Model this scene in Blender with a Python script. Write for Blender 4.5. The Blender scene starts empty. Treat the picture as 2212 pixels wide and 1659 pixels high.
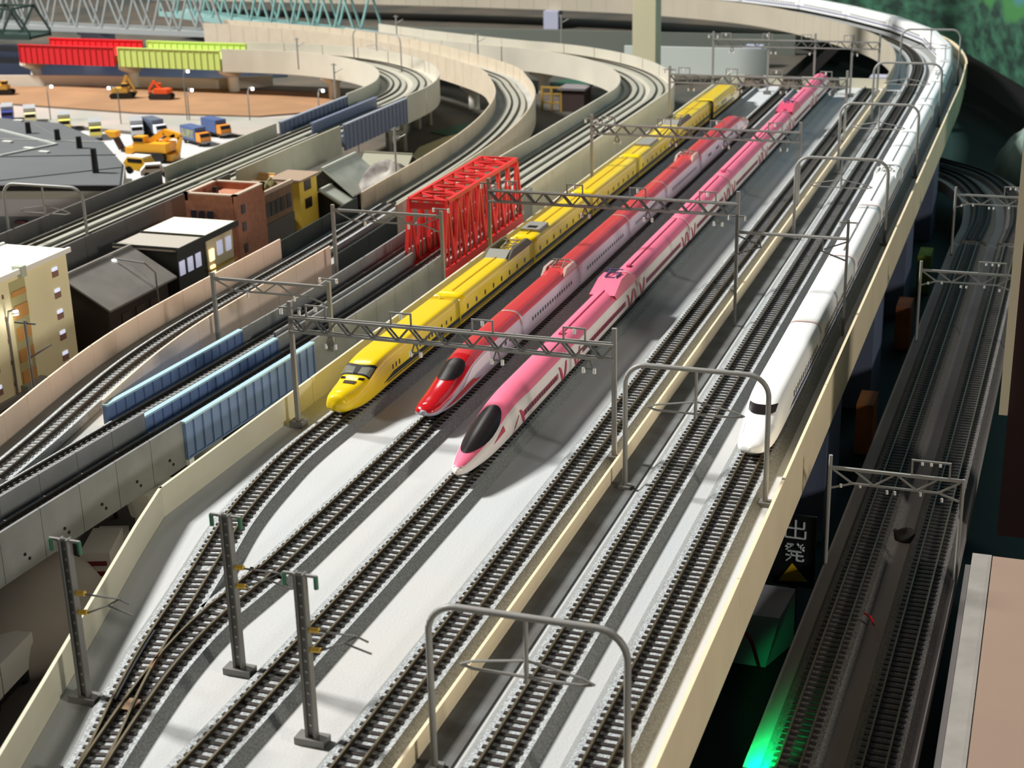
import bpy, math, random
import numpy as np
from mathutils import Matrix, Vector
random.seed(7)
SC = bpy.context.scene
COL = SC.collection

# ------------------------------------------------------------------ camera
F, CX, CY, H = 3322., 1106., 829.5, .326          # focal length and centre in pixels of 2212 x 1659, eye height
_d = np.array([2340 - CX, -410 - CY, F]); _d /= np.linalg.norm(_d)
_t = math.tan(math.radians(1.4)); _V = F * F / ((410 + CY) - (2340 - CX) * _t)
_g = np.array([_t * _V, _V, F]); _g /= np.linalg.norm(_g)
RW = np.stack([np.cross(_d, -_g), _d, -_g])       # camera axes (right, down, forward) -> world
EYE = np.array([0, 0, H])
cam = bpy.data.cameras.new('camera'); camo = bpy.data.objects.new('camera', cam); COL.objects.link(camo)
rt, dn, fw = RW[:, 0], RW[:, 1], RW[:, 2]
M = Matrix.Identity(4)
for i in range(3):
    M[i][0], M[i][1], M[i][2], M[i][3] = rt[i], -dn[i], -fw[i], EYE[i]
camo.matrix_world = M
cam.sensor_width = 36; cam.lens = F / 2212 * 36; cam.clip_start = .02; cam.clip_end = 60
SC.camera = camo
cam.dof.use_dof = True; cam.dof.focus_distance = .82; cam.dof.aperture_fstop = 30.

def P(px, py, z=0.):
    d = RW @ np.array([px - CX, py - CY, F]); s = (z - H) / d[2]
    p = EYE + s * d
    return (float(p[0]), float(p[1]), float(p[2]))
def PY(px, py, y):
    d = RW @ np.array([px - CX, py - CY, F]); p = EYE + d * (y / d[1])
    return (float(p[0]), float(p[1]), float(p[2]))

# ------------------------------------------------------------------ world, lights, exposure
w = bpy.data.worlds.new('world'); SC.world = w; w.use_nodes = True
w.node_tree.nodes['Background'].inputs[0].default_value = (1, .96, .9, 1)
w.node_tree.nodes['Background'].inputs[1].default_value = .022
def area(name, loc, target, sx, sy, power, col=(1, 1, 1)):
    l = bpy.data.lights.new(name, 'AREA'); l.shape = 'RECTANGLE'; l.size = sx; l.size_y = sy; l.energy = power; l.color = col
    o = bpy.data.objects.new(name, l); COL.objects.link(o); o.location = loc
    o.rotation_euler = (Vector(target) - Vector(loc)).to_track_quat('-Z', 'Y').to_euler()
    return o
area('ceiling_light_left', (-3.3, 1.05, 2.68), (-.3, 1.0, 0), .52, .52, 315, (1, .985, .95))
area('ceiling_light_back', (-1.6, 2.6, 1.9), (-1.0, 2.0, 0), .5, .5, 7, (1, .97, .92))
area('room_light_right', (1.8, -.2, .80), (-.3, .9, 0), .22, .22, 18.5, (1, .95, .86))
vs = SC.view_settings
vs.view_transform = 'Standard'; vs.look = 'None'; vs.gamma = 1; vs.use_curve_mapping = False; vs.exposure = 0.

# ------------------------------------------------------------------ materials
MATS = {}
def mat(name, col, rough=.5, metal=0., var=0., scale=60., bump=0., bscale=None, col2=None, emit=None, espow=0., spec=.5, coat=0.):
    if name in MATS: return MATS[name]
    m = bpy.data.materials.new(name); m.use_nodes = True; nt = m.node_tree; b = nt.nodes['Principled BSDF']
    lin = [((c / 255) / 12.92 if c / 255 <= .04045 else ((c / 255 + .055) / 1.055) ** 2.4) for c in col]
    b.inputs['Base Color'].default_value = (*lin, 1); b.inputs['Roughness'].default_value = rough; b.inputs['Metallic'].default_value = metal
    b.inputs['Specular IOR Level'].default_value = spec; b.inputs['Coat Weight'].default_value = coat
    m.diffuse_color = (*lin, 1)
    if var or bump or col2:
        tc = nt.nodes.new('ShaderNodeTexCoord'); nz = nt.nodes.new('ShaderNodeTexNoise'); nz.inputs['Scale'].default_value = scale
        nz.inputs['Detail'].default_value = 4; nt.links.new(tc.outputs['Object'], nz.inputs['Vector'])
        if var or col2:
            r = nt.nodes.new('ShaderNodeValToRGB'); r.color_ramp.elements[0].position = .35; r.color_ramp.elements[1].position = .65
            if col2:
                l2 = [((c / 255) / 12.92 if c / 255 <= .04045 else ((c / 255 + .055) / 1.055) ** 2.4) for c in col2]
                r.color_ramp.elements[0].color = (*lin, 1); r.color_ramp.elements[1].color = (*l2, 1)
            else:
                r.color_ramp.elements[0].color = (*[max(0, c * (1 - var)) for c in lin], 1); r.color_ramp.elements[1].color = (*[min(1, c * (1 + var)) for c in lin], 1)
            nt.links.new(nz.outputs['Fac'], r.inputs['Fac']); nt.links.new(r.outputs['Color'], b.inputs['Base Color'])
        if bump:
            n2 = nt.nodes.new('ShaderNodeTexNoise'); n2.inputs['Scale'].default_value = bscale or scale; nt.links.new(tc.outputs['Object'], n2.inputs['Vector'])
            bp = nt.nodes.new('ShaderNodeBump'); bp.inputs['Strength'].default_value = bump; bp.inputs['Distance'].default_value = .0006
            nt.links.new(n2.outputs['Fac'], bp.inputs['Height']); nt.links.new(bp.outputs['Normal'], b.inputs['Normal'])
    if emit:
        b.inputs['Emission Color'].default_value = (*emit, 1); b.inputs['Emission Strength'].default_value = espow
    MATS[name] = m
    return m
deck_m = mat('painted_deck', (196, 200, 202), .85, col2=(202, 200, 196), scale=7, bump=.25, bscale=700, spec=.12)
cream = mat('cream_card', (216, 211, 187), .6, var=.03, scale=30)
cream2 = mat('tan_card', (245, 226, 190), .6, var=.04, scale=30)
beige = mat('beige_card', (234, 210, 188), .65, var=.05, scale=25)
vwhite = mat('viaduct_plastic', (194, 188, 172), .55, var=.04, scale=25)
conc = mat('grey_concrete_plastic', (132, 133, 132), .6, var=.08, scale=60)
concd = mat('dark_concrete_plastic', (88, 86, 84), .6, var=.08, scale=60)
slab_m = mat('slab_bed', (168, 166, 152), .6, var=.04, scale=40)
ballast = mat('grey_ballast', (146, 148, 149), .85, col2=(206, 211, 211), scale=1100, bump=.6, bscale=1400)
ballasts = mat('ballast_shoulder_shaded', (116, 118, 116), .9, col2=(150, 152, 150), scale=1100, bump=.6, bscale=1400)  # bed sides toned darker: the shading of the slopes is in the colour
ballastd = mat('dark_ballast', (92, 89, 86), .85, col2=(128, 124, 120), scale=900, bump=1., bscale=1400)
sleeper_m = mat('sleeper_brown', (48, 40, 34), .6)
sleeperg_m = mat('sleeper_grey', (128, 126, 120), .7)
rail_m = mat('rail_metal', (116, 106, 84), .42, metal=.6)
railside = mat('rail_dark', (58, 50, 38), .5, metal=.3)
steel = mat('catenary_grey', (152, 151, 146), .45)
steel_d = mat('catenary_dark_grey', (118, 117, 112), .45)
insul = mat('insulator_white', (230, 230, 225), .3)
greenp = mat('insulator_green', (60, 120, 90), .4)
yellp = mat('insulator_yellow', (226, 186, 70), .4)
black = mat('black_plastic', (18, 18, 18), .45)
glass = mat('cab_glass', (34, 29, 30), .3, spec=.4)
whitep = mat('white_plastic', (240, 240, 238), .4)
YEL = mat('yellow_body', (247, 212, 26), .22, coat=.3)
YELL = mat('yellow_stripe_navy', (22, 34, 48), .3)
RED = mat('crimson_roof', (206, 60, 62), .3, coat=.2)
REDN = mat('crimson_nose', (196, 26, 34), .18, coat=.5)
SILV = mat('silver_side', (186, 184, 196), .35)
PINK = mat('pink_roof', (250, 120, 150), .4)
PWHT = mat('pearl_white_side', (236, 226, 222), .3)
PBAND = mat('rose_band', (176, 62, 92), .4)
WHT = mat('white_body', (246, 246, 244), .5, spec=.3)
BLUE = mat('blue_stripe', (34, 48, 120), .3)
WIN = mat('window_dark', (52, 52, 62), .3)
GREYB = mat('roof_gear_grey', (146, 144, 136), .5)
GREYD = mat('roof_gear_dark', (92, 88, 70), .5)
bluep = mat('bridge_blue', (112, 134, 172), .5, var=.05, scale=40)
bluel = mat('bridge_blue_light', (172, 204, 214), .5)
truss_r = mat('bridge_red', (232, 56, 56), .42)
ground_dark = mat('ground_dark', (70, 64, 62), .9, var=.25, scale=8)
ground_grey = mat('ground_grey', (62, 64, 58), .9, col2=(92, 82, 70), scale=9)

# ------------------------------------------------------------------ mesh helpers
def obj(name, me, parent=None, m=None):
    o = bpy.data.objects.new(name, me); COL.objects.link(o)
    if parent is not None: o.parent = parent
    if m is not None and len(me.materials) == 0: me.materials.append(m)
    return o
def tag(o, label=None, cat=None, group=None, kind=None):
    if label: o['label'] = label
    if cat: o['category'] = cat
    if group: o['group'] = group
    if kind: o['kind'] = kind
    return o
def empty(name, loc=(0, 0, 0), rz=0., label=None, cat=None, group=None, parent=None):
    o = bpy.data.objects.new(name, None); COL.objects.link(o); o.location = loc; o.rotation_euler = (0, 0, rz); o.empty_display_size = .01
    if parent is not None: o.parent = parent
    return tag(o, label, cat, group)
class MB:
    def __init__(s): s.v = []; s.f = []; s.mi = []; s.cur = 0
    def add(s, vs, fs):
        n = len(s.v); s.v += [tuple(v) for v in vs]; s.f += [tuple(i + n for i in f) for f in fs]; s.mi += [s.cur] * len(fs); return s
    def box(s, x0, x1, y0, y1, z0, z1):
        return s.add([(x0, y0, z0), (x1, y0, z0), (x1, y1, z0), (x0, y1, z0), (x0, y0, z1), (x1, y0, z1), (x1, y1, z1), (x0, y1, z1)],
                     [(3, 2, 1, 0), (4, 5, 6, 7), (0, 1, 5, 4), (1, 2, 6, 5), (2, 3, 7, 6), (3, 0, 4, 7)])
    def bar(s, p, q, wd, ht=None):                     # square bar from p to q
        ht = ht or wd; p = Vector(p); q = Vector(q); d = (q - p).normalized()
        u = d.cross(Vector((0, 0, 1)));
        if u.length < .05: u = d.cross(Vector((0, 1, 0)))
        u.normalize(); v = u.cross(d).normalized(); u = u * wd / 2; v = v * ht / 2
        return s.add([p - u - v, p + u - v, p + u + v, p - u + v, q - u - v, q + u - v, q + u + v, q - u + v],
                     [(0, 1, 2, 3)[::-1], (4, 5, 6, 7), (0, 1, 5, 4), (1, 2, 6, 5), (2, 3, 7, 6), (3, 0, 4, 7)])
    def tube(s, pts, r, n=8, r2=None):
        pts = [Vector(p) for p in pts]; k = len(pts); vs = []; ref = Vector((.31, .17, .93))
        for i, p in enumerate(pts):
            d = (pts[min(i + 1, k - 1)] - pts[max(i - 1, 0)]).normalized(); u = d.cross(ref)
            if u.length < .05: u = d.cross(Vector((1, 0, 0)))
            u.normalize(); v = d.cross(u); rr = r if r2 is None else r + (r2 - r) * i / (k - 1)
            vs += [p + (u * math.cos(2 * math.pi * j / n) + v * math.sin(2 * math.pi * j / n)) * rr for j in range(n)]
        fs = [(i * n + j, i * n + (j + 1) % n, (i + 1) * n + (j + 1) % n, (i + 1) * n + j) for i in range(k - 1) for j in range(n)]
        fs += [tuple(range(n))[::-1], tuple((k - 1) * n + j for j in range(n))]
        return s.add(vs, fs)
    def prism(s, poly, z0, z1):
        n = len(poly); a = sum(poly[i][0] * poly[(i + 1) % n][1] - poly[(i + 1) % n][0] * poly[i][1] for i in range(n))
        if a < 0: poly = poly[::-1]
        return s.add([(p[0], p[1], z0) for p in poly] + [(p[0], p[1], z1) for p in poly],
                     [tuple(range(n))[::-1], tuple(range(n, 2 * n))] + [(i, (i + 1) % n, n + (i + 1) % n, n + i) for i in range(n)])
    def mesh(s, name, mats, smooth=False):
        me = bpy.data.meshes.new(name); me.from_pydata(s.v, [], s.f)
        if not isinstance(mats, (list, tuple)): mats = [mats]
        for m in mats: me.materials.append(m)
        if len(mats) > 1: me.polygons.foreach_set('material_index', s.mi)
        if smooth: me.polygons.foreach_set('use_smooth', [True] * len(s.f))
        me.update(); return me
    def build(s, name, mats, parent=None, smooth=False, kind=None):
        o = obj(name, s.mesh(name, mats, smooth), parent)
        if kind: o['kind'] = kind
        return o
def dup(root, loc=None, rz=None, label=None, group=None, scale=None):
    r = root.copy(); COL.objects.link(r)
    if loc is not None: r.location = loc
    if rz is not None: r.rotation_euler = (0, 0, rz)
    if scale is not None: r.scale = scale
    if label: r['label'] = label
    if group: r['group'] = group
    for ch in list(root.children):
        c = ch.copy(); COL.objects.link(c); c.parent = r
        for g in list(ch.children):
            d = g.copy(); COL.objects.link(d); d.parent = c
    return r
# paths ------------------------------------------------------------
def smooth_path(pts, step=.01):
    pts = [np.array(p[:2], float) for p in pts]; pts = [2 * pts[0] - pts[1]] + pts + [2 * pts[-1] - pts[-2]]
    out = []
    for i in range(1, len(pts) - 2):
        p0, p1, p2, p3 = pts[i - 1:i + 3]; n = max(2, int(np.linalg.norm(p2 - p1) / .004))
        for k in range(n):
            t = k / n; out.append(.5 * (2 * p1 + (p2 - p0) * t + (2 * p0 - 5 * p1 + 4 * p2 - p3) * t * t + (3 * p1 - p0 - 3 * p2 + p3) * t ** 3))
    out.append(pts[-2]); return resample(np.array(out), step)
def resample(a, step):
    s = np.concatenate([[0], np.cumsum(np.linalg.norm(np.diff(a, axis=0), axis=1))]); n = max(2, int(round(s[-1] / step)) + 1)
    q = np.linspace(0, s[-1], n); return np.stack([np.interp(q, s, a[:, 0]), np.interp(q, s, a[:, 1])], 1)
def normals(a):
    d = np.gradient(a, axis=0); d /= np.linalg.norm(d, axis=1)[:, None]; return np.stack([d[:, 1], -d[:, 0]], 1)     # to the right
def offset(a, o): return a + normals(a) * o
def plen(a): return float(np.sum(np.linalg.norm(np.diff(a, axis=0), axis=1)))
def cut(a, s0, s1, step=None):
    s = np.concatenate([[0], np.cumsum(np.linalg.norm(np.diff(a, axis=0), axis=1))]); step = step or .01
    n = max(2, int(math.ceil((s1 - s0) / step)) + 1); q = np.linspace(s0, s1, n)
    return np.stack([np.interp(q, s, a[:, 0]), np.interp(q, s, a[:, 1])], 1)
def at(a, q):
    s = np.concatenate([[0], np.cumsum(np.linalg.norm(np.diff(a, axis=0), axis=1))])
    p = np.array([np.interp(q, s, a[:, 0]), np.interp(q, s, a[:, 1])]); e = np.array([np.interp(q + .004, s, a[:, 0]), np.interp(q + .004, s, a[:, 1])]); b = np.array([np.interp(q - .004, s, a[:, 0]), np.interp(q - .004, s, a[:, 1])])
    d = e - b; return p, math.atan2(-d[0], d[1])       # heading: rotation about z that turns +Y to the direction
def s_at_y(a, y):
    s = np.concatenate([[0], np.cumsum(np.linalg.norm(np.diff(a, axis=0), axis=1))]); i = int(np.argmax(a[:, 1] >= y)); return float(s[i])
def sweep(mb, a, sec, base=None):                      # sec: closed polygon of (offset to the right, z), counter-clockwise seen along the path
    nr = normals(a); k = len(sec); vs = []
    for p, n in zip(a, nr):
        for o, z in sec: vs.append((p[0] + n[0] * o, p[1] + n[1] * o, z))
    fs = [(i * k + j, (i + 1) * k + j, (i + 1) * k + (j + 1) % k, i * k + (j + 1) % k) for i in range(len(a) - 1) for j in range(k)]
    fs += [tuple(range(k)), tuple((len(a) - 1) * k + j for j in range(k))[::-1]]
    return mb.add(vs, fs)
def rect(o0, o1, z0, z1): return [(o0, z0), (o1, z0), (o1, z1), (o0, z1)]
def arc_path(start, R, ang, step=.01):                 # from start heading +Y, turning left
    cx, cy = start[0] - R, start[1]; n = max(3, int(R * ang / step))
    return [(cx + R * math.cos(t), cy + R * math.sin(t)) for t in np.linspace(0, ang, n)]

# ------------------------------------------------------------------ tracks
SLEEP = MB().box(-.0078, .0078, -.0010, .0010, 0, .0007).mesh('sleeper', sleeper_m)
SLEEPG = MB().box(-.0078, .0078, -.0011, .0011, 0, .0006).mesh('sleeper_concrete', sleeperg_m)
PITCH = .0048
def rails_for(a, root, z, gauge=.0094, m=None):
    for o in (-gauge / 2, gauge / 2):
        mb = MB(); sweep(mb, a, rect(o - .00045, o + .00045, z, z + .0020)); mb.mi = [1 if (i < 4 * (len(a) - 1) and i % 4 == 2) else 0 for i in range(len(mb.f))]
        mb.build('rail', [railside, m or rail_m], root)
def track(name, a, label, group=None, z=0., n_parts=0, hb=.0142, bed=ballast, sl=SLEEP, slm=None, slab=False, railm=None, cat='track'):
    root = empty(name, (0, 0, 0), 0, label, cat, group)
    mb = MB()
    if slab: sweep(mb, a, rect(-.0125, .0125, z, z + .0022)); zt = z + .0022
    else: sweep(mb, a, [(-hb, z), (hb, z), (min(hb, .0102), z + .0042), (-min(hb, .0102), z + .0042)]); zt = z + .0042
    if slab: mb.build('slab_bed', slab_m, root)
    else:
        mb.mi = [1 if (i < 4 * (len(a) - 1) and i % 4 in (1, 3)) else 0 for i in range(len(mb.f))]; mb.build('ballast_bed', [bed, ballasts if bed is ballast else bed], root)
    if not slab:
        n = int(plen(a) / PITCH); rest = MB()
        for k in range(n):
            p, h = at(a, (k + .5) * PITCH)
            if k < n_parts:
                o = bpy.data.objects.new('sleeper', sl); COL.objects.link(o); o.parent = root
                o.location = (p[0], p[1], zt - .0002); o.rotation_euler = (0, 0, h)
            else:
                c, s = math.cos(h), math.sin(h); q = [(-.0078, -.0010), (.0078, -.0010), (.0078, .0010), (-.0078, .0010)]
                rest.prism([(p[0] + c * x - s * y, p[1] + s * x + c * y) for x, y in q], zt - .0002, zt + .0005)
        if rest.v: rest.build('far_sleepers', sl.materials[0], root, kind='stuff')
        rails_for(a, root, zt + .0004, m=railm)
    else:
        rails_for(a, root, zt, m=railside)
    return root
RAILTOP = .0066

# ------------------------------------------------------------------ walls and viaducts
def panel_wall(name, a, o, z0, z1, th, m, L, label, group=None, gap=.0003, cap=None, cat='wall', bend_step=.01):
    root = empty(name, (0, 0, 0), 0, label, cat, group); T = plen(a); n = max(1, int(round(T / L))); e = T / n
    core = MB(); sweep(core, a, rect(o - th * .3, o + th * .3, z0 + .0002, z1 - .0003)); core.build('wall_core', m, root)
    for k in range(n):
        seg = cut(a, k * e + gap, (k + 1) * e - gap, bend_step); mb = MB(); sweep(mb, seg, rect(o - th / 2, o + th / 2, z0, z1)); mb.build('wall_panel', m, root)
    return root
def viaduct(name, a, hw, label, m=vwhite, z0=-.018, zt=0., group=None, panel=.062, wall=.016, left=True, right=True, th=.002, cat='viaduct'):
    root = empty(name, (0, 0, 0), 0, label, cat, group)
    mb = MB(); sweep(mb, a, rect(-hw + .001, hw - .001, z0 + .006, zt - .0002)); mb.build('deck_slab', m, root)
    T = plen(a); n = max(1, int(round(T / panel))); e = T / n
    for side, on in ((-1, left), (1, right)):
        if not on: continue
        for k in range(n):
            seg = cut(a, k * e + .0003, (k + 1) * e - .0003); mb = MB(); o = side * hw
            sweep(mb, seg, rect(o - th / 2, o + th / 2, z0, wall)); mb.build('parapet_panel', m, root)
    return root
def line(*pts): return smooth_path(pts)

# main yard: six parallel lines
T1 = smooth_path([(-.3535, .559), (-.366, .61), (-.3725, .655), (-.3762, .70), (-.375, .78), (-.374, .9), (-.374, 1.3), (-.371, 1.96)])
T2 = smooth_path([(-.3262, .523), (-.3238, .56), (-.322, .62), (-.322, 1.2), (-.322, 1.96)])
T3 = smooth_path([(-.275, .36), (-.275, 1.0), (-.274, 1.97)])
T4 = smooth_path([(-.221, .36), (-.221, 1.0), (-.2215, 1.98)])
GC = smooth_path([(-.155, .34), (-.155, .7), (-.155, 1.1), (-.155, 1.5), (-.155, 1.8), (-.156, 2.0), (-.166, 2.19), (-.206, 2.375), (-.296, 2.558), (-.468, 2.785), (-.680, 2.921), (-.937, 2.995), (-1.36, 3.046), (-1.9, 3.07)], .012)
T5 = offset(GC, -.016); T6 = offset(GC, .020)
yard_board = MB().prism([(-.31, .3), (-.335, .382), (-.351, .433), (-.371, .495), (-.395, .57), (-.407, .611), (-.4055, 1.2), (-.402, 2.005), (-.2015, 2.005), (-.2015, .3)], -.018, 0)
tag(yard_board.build('floor_yard', deck_m), kind='structure', label='pale grey painted board under the stabling yard')
mb = MB(); sweep(mb, GC, rect(-.0455, .0435, -.016, 0)); tag(mb.build('floor_main_line', deck_m), kind='structure', label='pale grey deck of the two main line tracks')
track('railway_track', T1, 'yellow train siding, ballasted track curving toward the turnout', 'ballasted tracks of the yard', n_parts=190)
track('railway_track', T2, 'straight ballasted track under the red and silver train', 'ballasted tracks of the yard', n_parts=190)
track('railway_track', T3, 'straight ballasted track under the pink and white train', 'ballasted tracks of the yard', n_parts=230)
track('railway_track', T4, 'empty ballasted track beside the low tan divider wall', 'ballasted tracks of the yard', n_parts=230)
track('railway_track', T5, 'empty main line track between divider wall and white train', 'main line tracks', n_parts=230)
track('railway_track', T6, 'main line track under the long white train', 'main line tracks', n_parts=180)
def turnout():
    A = smooth_path([(-.288, .33), (-.302, .37), (-.3105, .40), (-.3155, .418), (-.3255, .448), (-.3355, .483), (-.3445, .522), (-.3535, .559)], .006)
    B = smooth_path([(-.288, .33), (-.302, .37), (-.3103, .402), (-.3142, .42), (-.3195, .447), (-.3235, .472), (-.326, .50), (-.3262, .523)], .006)
    root = empty('turnout', (0, 0, 0), 0, 'ballasted turnout joining the yellow and red train sidings', 'turnout')
    for pth, dz in ((A, 0), (B, -.0001)):
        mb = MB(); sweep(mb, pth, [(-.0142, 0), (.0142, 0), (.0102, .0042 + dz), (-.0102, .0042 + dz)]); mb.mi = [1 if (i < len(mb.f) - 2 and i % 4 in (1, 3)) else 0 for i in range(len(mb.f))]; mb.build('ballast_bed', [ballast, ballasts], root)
    T = plen(A)
    for k in range(int(T / PITCH)):
        p, h = at(A, (k + .5) * PITCH); q, h2 = at(B, min((k + .5) * PITCH, plen(B) - .002)); d = float(np.linalg.norm(q - p))
        if d > .0170:
            o = obj('sleeper', SLEEP, root); o.location = (p[0], p[1], .004); o.rotation_euler = (0, 0, h)
            if (k + .5) * PITCH < plen(B):
                o = obj('sleeper', SLEEP, root); o.location = (q[0], q[1], .004); o.rotation_euler = (0, 0, h2)
        else:
            c = (p + q) / 2; o = obj('sleeper', SLEEP, root); o.location = (c[0], c[1], .004); o.rotation_euler = (0, 0, (h + h2) / 2); o.scale = (1 + d / .0156, 1, 1)
    def rail(pth, o, s0, s1, name='rail', m=rail_m, wd=.0005, h=.0021):
        mb = MB(); sweep(mb, cut(pth, s0, s1, .006), rect(o - wd, o + wd, .0046, .0046 + h)); k_ = len(mb.f) - 2; mb.mi = [1 if (i < k_ and i % 4 == 2) else 0 for i in range(len(mb.f))]; mb.build(name, [railside if m is rail_m else m, m], root)
    rail(A, -.0047, 0, T); rail(B, .0047, 0, plen(B))
    sf = .155                                             # where the inner rails cross (frog)
    rail(A, .0047, .035, sf - .012); rail(B, -.0047, .035, sf - .012)
    rail(A, .0047, sf, T); rail(B, -.0047, sf, plen(B))
    rail(A, .0047, sf - .012, sf, 'frog', mat('frog_metal', (150, 120, 90), .35, metal=.7)); rail(B, -.0047, sf - .012, sf, 'frog', MATS['frog_metal'])
    rail(A, -.0036, sf - .035, sf + .02, 'guard_rail', black, .0006, .0016); rail(B, .0036, sf - .035, sf + .02, 'guard_rail', black, .0006, .0016)
    p, h = at(A, .118); MB().box(p[0] + .001, p[0] + .006, p[1] - .004, p[1] + .004, .0046, .0058).build('contact_plate', mat('brass', (170, 140, 110), .4, metal=.6), root)
    p, h = at(A, .07); m2 = MB(); m2.box(p[0] - .015, p[0] - .012, p[1] - .003, p[1] + .003, .001, .0045); m2.build('point_motor', black, root)
turnout()

# yard walls
LW = np.array([(-.31, .3), (-.335, .382), (-.351, .433), (-.371, .495), (-.395, .57), (-.4074, .6122)])
panel_wall('parapet_wall', resample(LW, .01), -.001, -.018, .016, .0016, cream, .35, 'cream card wall bending in beside the turnout')
panel_wall('parapet_wall', resample(np.array([(-.4068, .6092), (-.4055, .95)]), .02), -.001, -.018, .016, .0016, cream, .17, 'cream card wall beside the yellow train nose')
panel_wall('parapet_wall', resample(np.array([(-.4055, .95), (-.4040, 1.45), (-.402, 2.0)]), .02), -.001, -.018, .016, .0016, cream, .35, 'cream card wall running behind the yellow train')
panel_wall('divider_wall', resample(np.array([(-.2015, .34), (-.2015, 1.985)]), .05), 0, 0, .0092, .0014, cream2, .165, 'low tan card wall dividing yard from main line')
panel_wall('parapet_wall', cut(GC, s_at_y(GC, .34), s_at_y(GC, 2.12)), .0445, -.018, .016, .0016, cream2, .25, 'tan outer wall beside the white train')
gs = s_at_y(GC, 2.12)
panel_wall('parapet_wall', cut(GC, gs, plen(GC)), .046, -.018, .016, .0016, cream2, .033, 'tan outer wall round the far main line curve')
panel_wall('parapet_wall', cut(GC, s_at_y(GC, 1.985), plen(GC)), -.0465, -.02, .0165, .0016, mat('cream_panel', (176, 167, 149), .6, var=.04, scale=20), .033, 'cream panelled inner wall round the far main line curve')
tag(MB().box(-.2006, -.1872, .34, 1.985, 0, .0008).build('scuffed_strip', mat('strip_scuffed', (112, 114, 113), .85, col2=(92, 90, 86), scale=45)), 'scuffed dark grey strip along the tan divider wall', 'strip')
ew = MB(); ew.box(-.402, -.2025, 2.004, 2.006, -.018, .012); tag(ew.build('end_wall', cream), 'low cream wall closing the far end of the yard', 'wall')

# ------------------------------------------------------------------ trains
def secpts(w, zb, zt, k, nu, nl, angs):
    zc = zb + (zt - zb) * k; out = []
    for a in angs:
        c, s = math.cos(a), math.sin(a)
        n = nu if s >= 0 else nl
        x = w * math.copysign(abs(c) ** (2 / n), c); z = zc + ((zt - zc) if s >= 0 else (zc - zb)) * math.copysign(abs(s) ** (2 / n), s)
        out.append((x, z))
    return out
class Body:
    def __init__(s, W, zb, zt, k=.36, nu=3., nl=5., nose=0., wt=None, ht=None, nn=2.3, bt=None):
        s.__dict__.update(W=W, zb=zb, zt=zt, k=k, nu=nu, nl=nl, nose=nose, wt=wt, ht=ht, nn=nn, bt=bt)
    def par(s, d):
        if s.nose and d < s.nose:
            t = max(0, d / s.nose); f = lambda tab: float(np.interp(t, [q[0] for q in tab], [q[1] for q in tab]))
            sm = t * t * (3 - 2 * t)
            w = max(.0002, s.W * f(s.wt)); zt = s.zb + (s.zt - s.zb) * f(s.ht); zb = s.zb + (s.zt - s.zb) * (f(s.bt) if s.bt else 0)
            return w, zb, zt, s.k, s.nn + (s.nu - s.nn) * sm, 2.4 + (s.nl - 2.4) * sm
        return s.W, s.zb, s.zt, s.k, s.nu, s.nl
    def S(s, d, a):
        x, z = secpts(*s.par(d), [a])[0]; return Vector((x, d, z))
    def N(s, d, a):
        e = 1e-3; u = s.S(d, a + e) - s.S(d, a - e); v = s.S(d + 2e-4, a) - s.S(max(d - 2e-4, 1e-6), a); n = v.cross(u)
        n = n.normalized() if n.length > 1e-12 else Vector((0, -1, 0)); return -n if n.dot(Vector((math.cos(a), 0, math.sin(a)))) < 0 and abs(n.y) < .95 else n
    def a_of_z(s, z, d=.1):
        w, zb, zt, k, nu, nl = s.par(d); zc = zb + (zt - zb) * k
        return math.asin(min(1, max(0, (z - zc) / (zt - zc))) ** (nu / 2)) if z >= zc else -math.asin(min(1, (zc - z) / (zc - zb)) ** (nl / 2))
def smtab(tab):                                          # smoothed table
    xs = np.array([q[0] for q in tab]); ys = np.array([q[1] for q in tab]); m = np.gradient(ys, xs); out = []
    for t in np.linspace(0, 1, 61) ** 1.6:
        i = min(len(xs) - 2, max(0, int(np.searchsorted(xs, t) - 1))); h = xs[i + 1] - xs[i]; u = (t - xs[i]) / h
        y = (2 * u ** 3 - 3 * u * u + 1) * ys[i] + (u ** 3 - 2 * u * u + u) * h * m[i] + (-2 * u ** 3 + 3 * u * u) * ys[i + 1] + (u ** 3 - u * u) * h * m[i + 1]
        out.append((t, float(y)))
    return out
def loft(B, L, parent, mats, matfn, NV=48, name='body', flip=False):
    ds = list(np.linspace(0, 1, 46) ** 1.7 * B.nose) if B.nose else [0.]
    ds += list(np.linspace(ds[-1], L, 14)[1:]); mb = MB(); angs = [2 * math.pi * j / NV - math.pi / 2 for j in range(NV)]
    vs = []
    for d in ds:
        vs += [(x, d, z) for x, z in secpts(*B.par(d), angs)]
    fs = []; mi = []
    for i in range(len(ds) - 1):
        for j in range(NV):
            fs.append((i * NV + j, i * NV + (j + 1) % NV, (i + 1) * NV + (j + 1) % NV, (i + 1) * NV + j)); mi.append(matfn((ds[i] + ds[i + 1]) / 2, angs[j] + math.pi / NV))
    n = len(ds); fs += [tuple(range(NV))[::-1], tuple((n - 1) * NV + j for j in range(NV))]; mi += [0, len(mats) - 1]
    mb.v = vs; mb.f = fs; mb.mi = mi
    return mb.build(name, mats, parent, smooth=True)
def patch(B, parent, name, m, fn, nu=12, nv=8, off=.0003, kind=None):   # fn(u,v) -> (d, angle)
    vs = []
    for i in range(nu + 1):
        for j in range(nv + 1):
            d, a = fn(i / nu, j / nv); vs.append(B.S(d, a) + B.N(d, a) * off)
    return MB().add(vs, [(i * (nv + 1) + j, (i + 1) * (nv + 1) + j, (i + 1) * (nv + 1) + j + 1, i * (nv + 1) + j + 1) for i in range(nu) for j in range(nv)]).build(name, m, parent, smooth=True, kind=kind)
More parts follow.
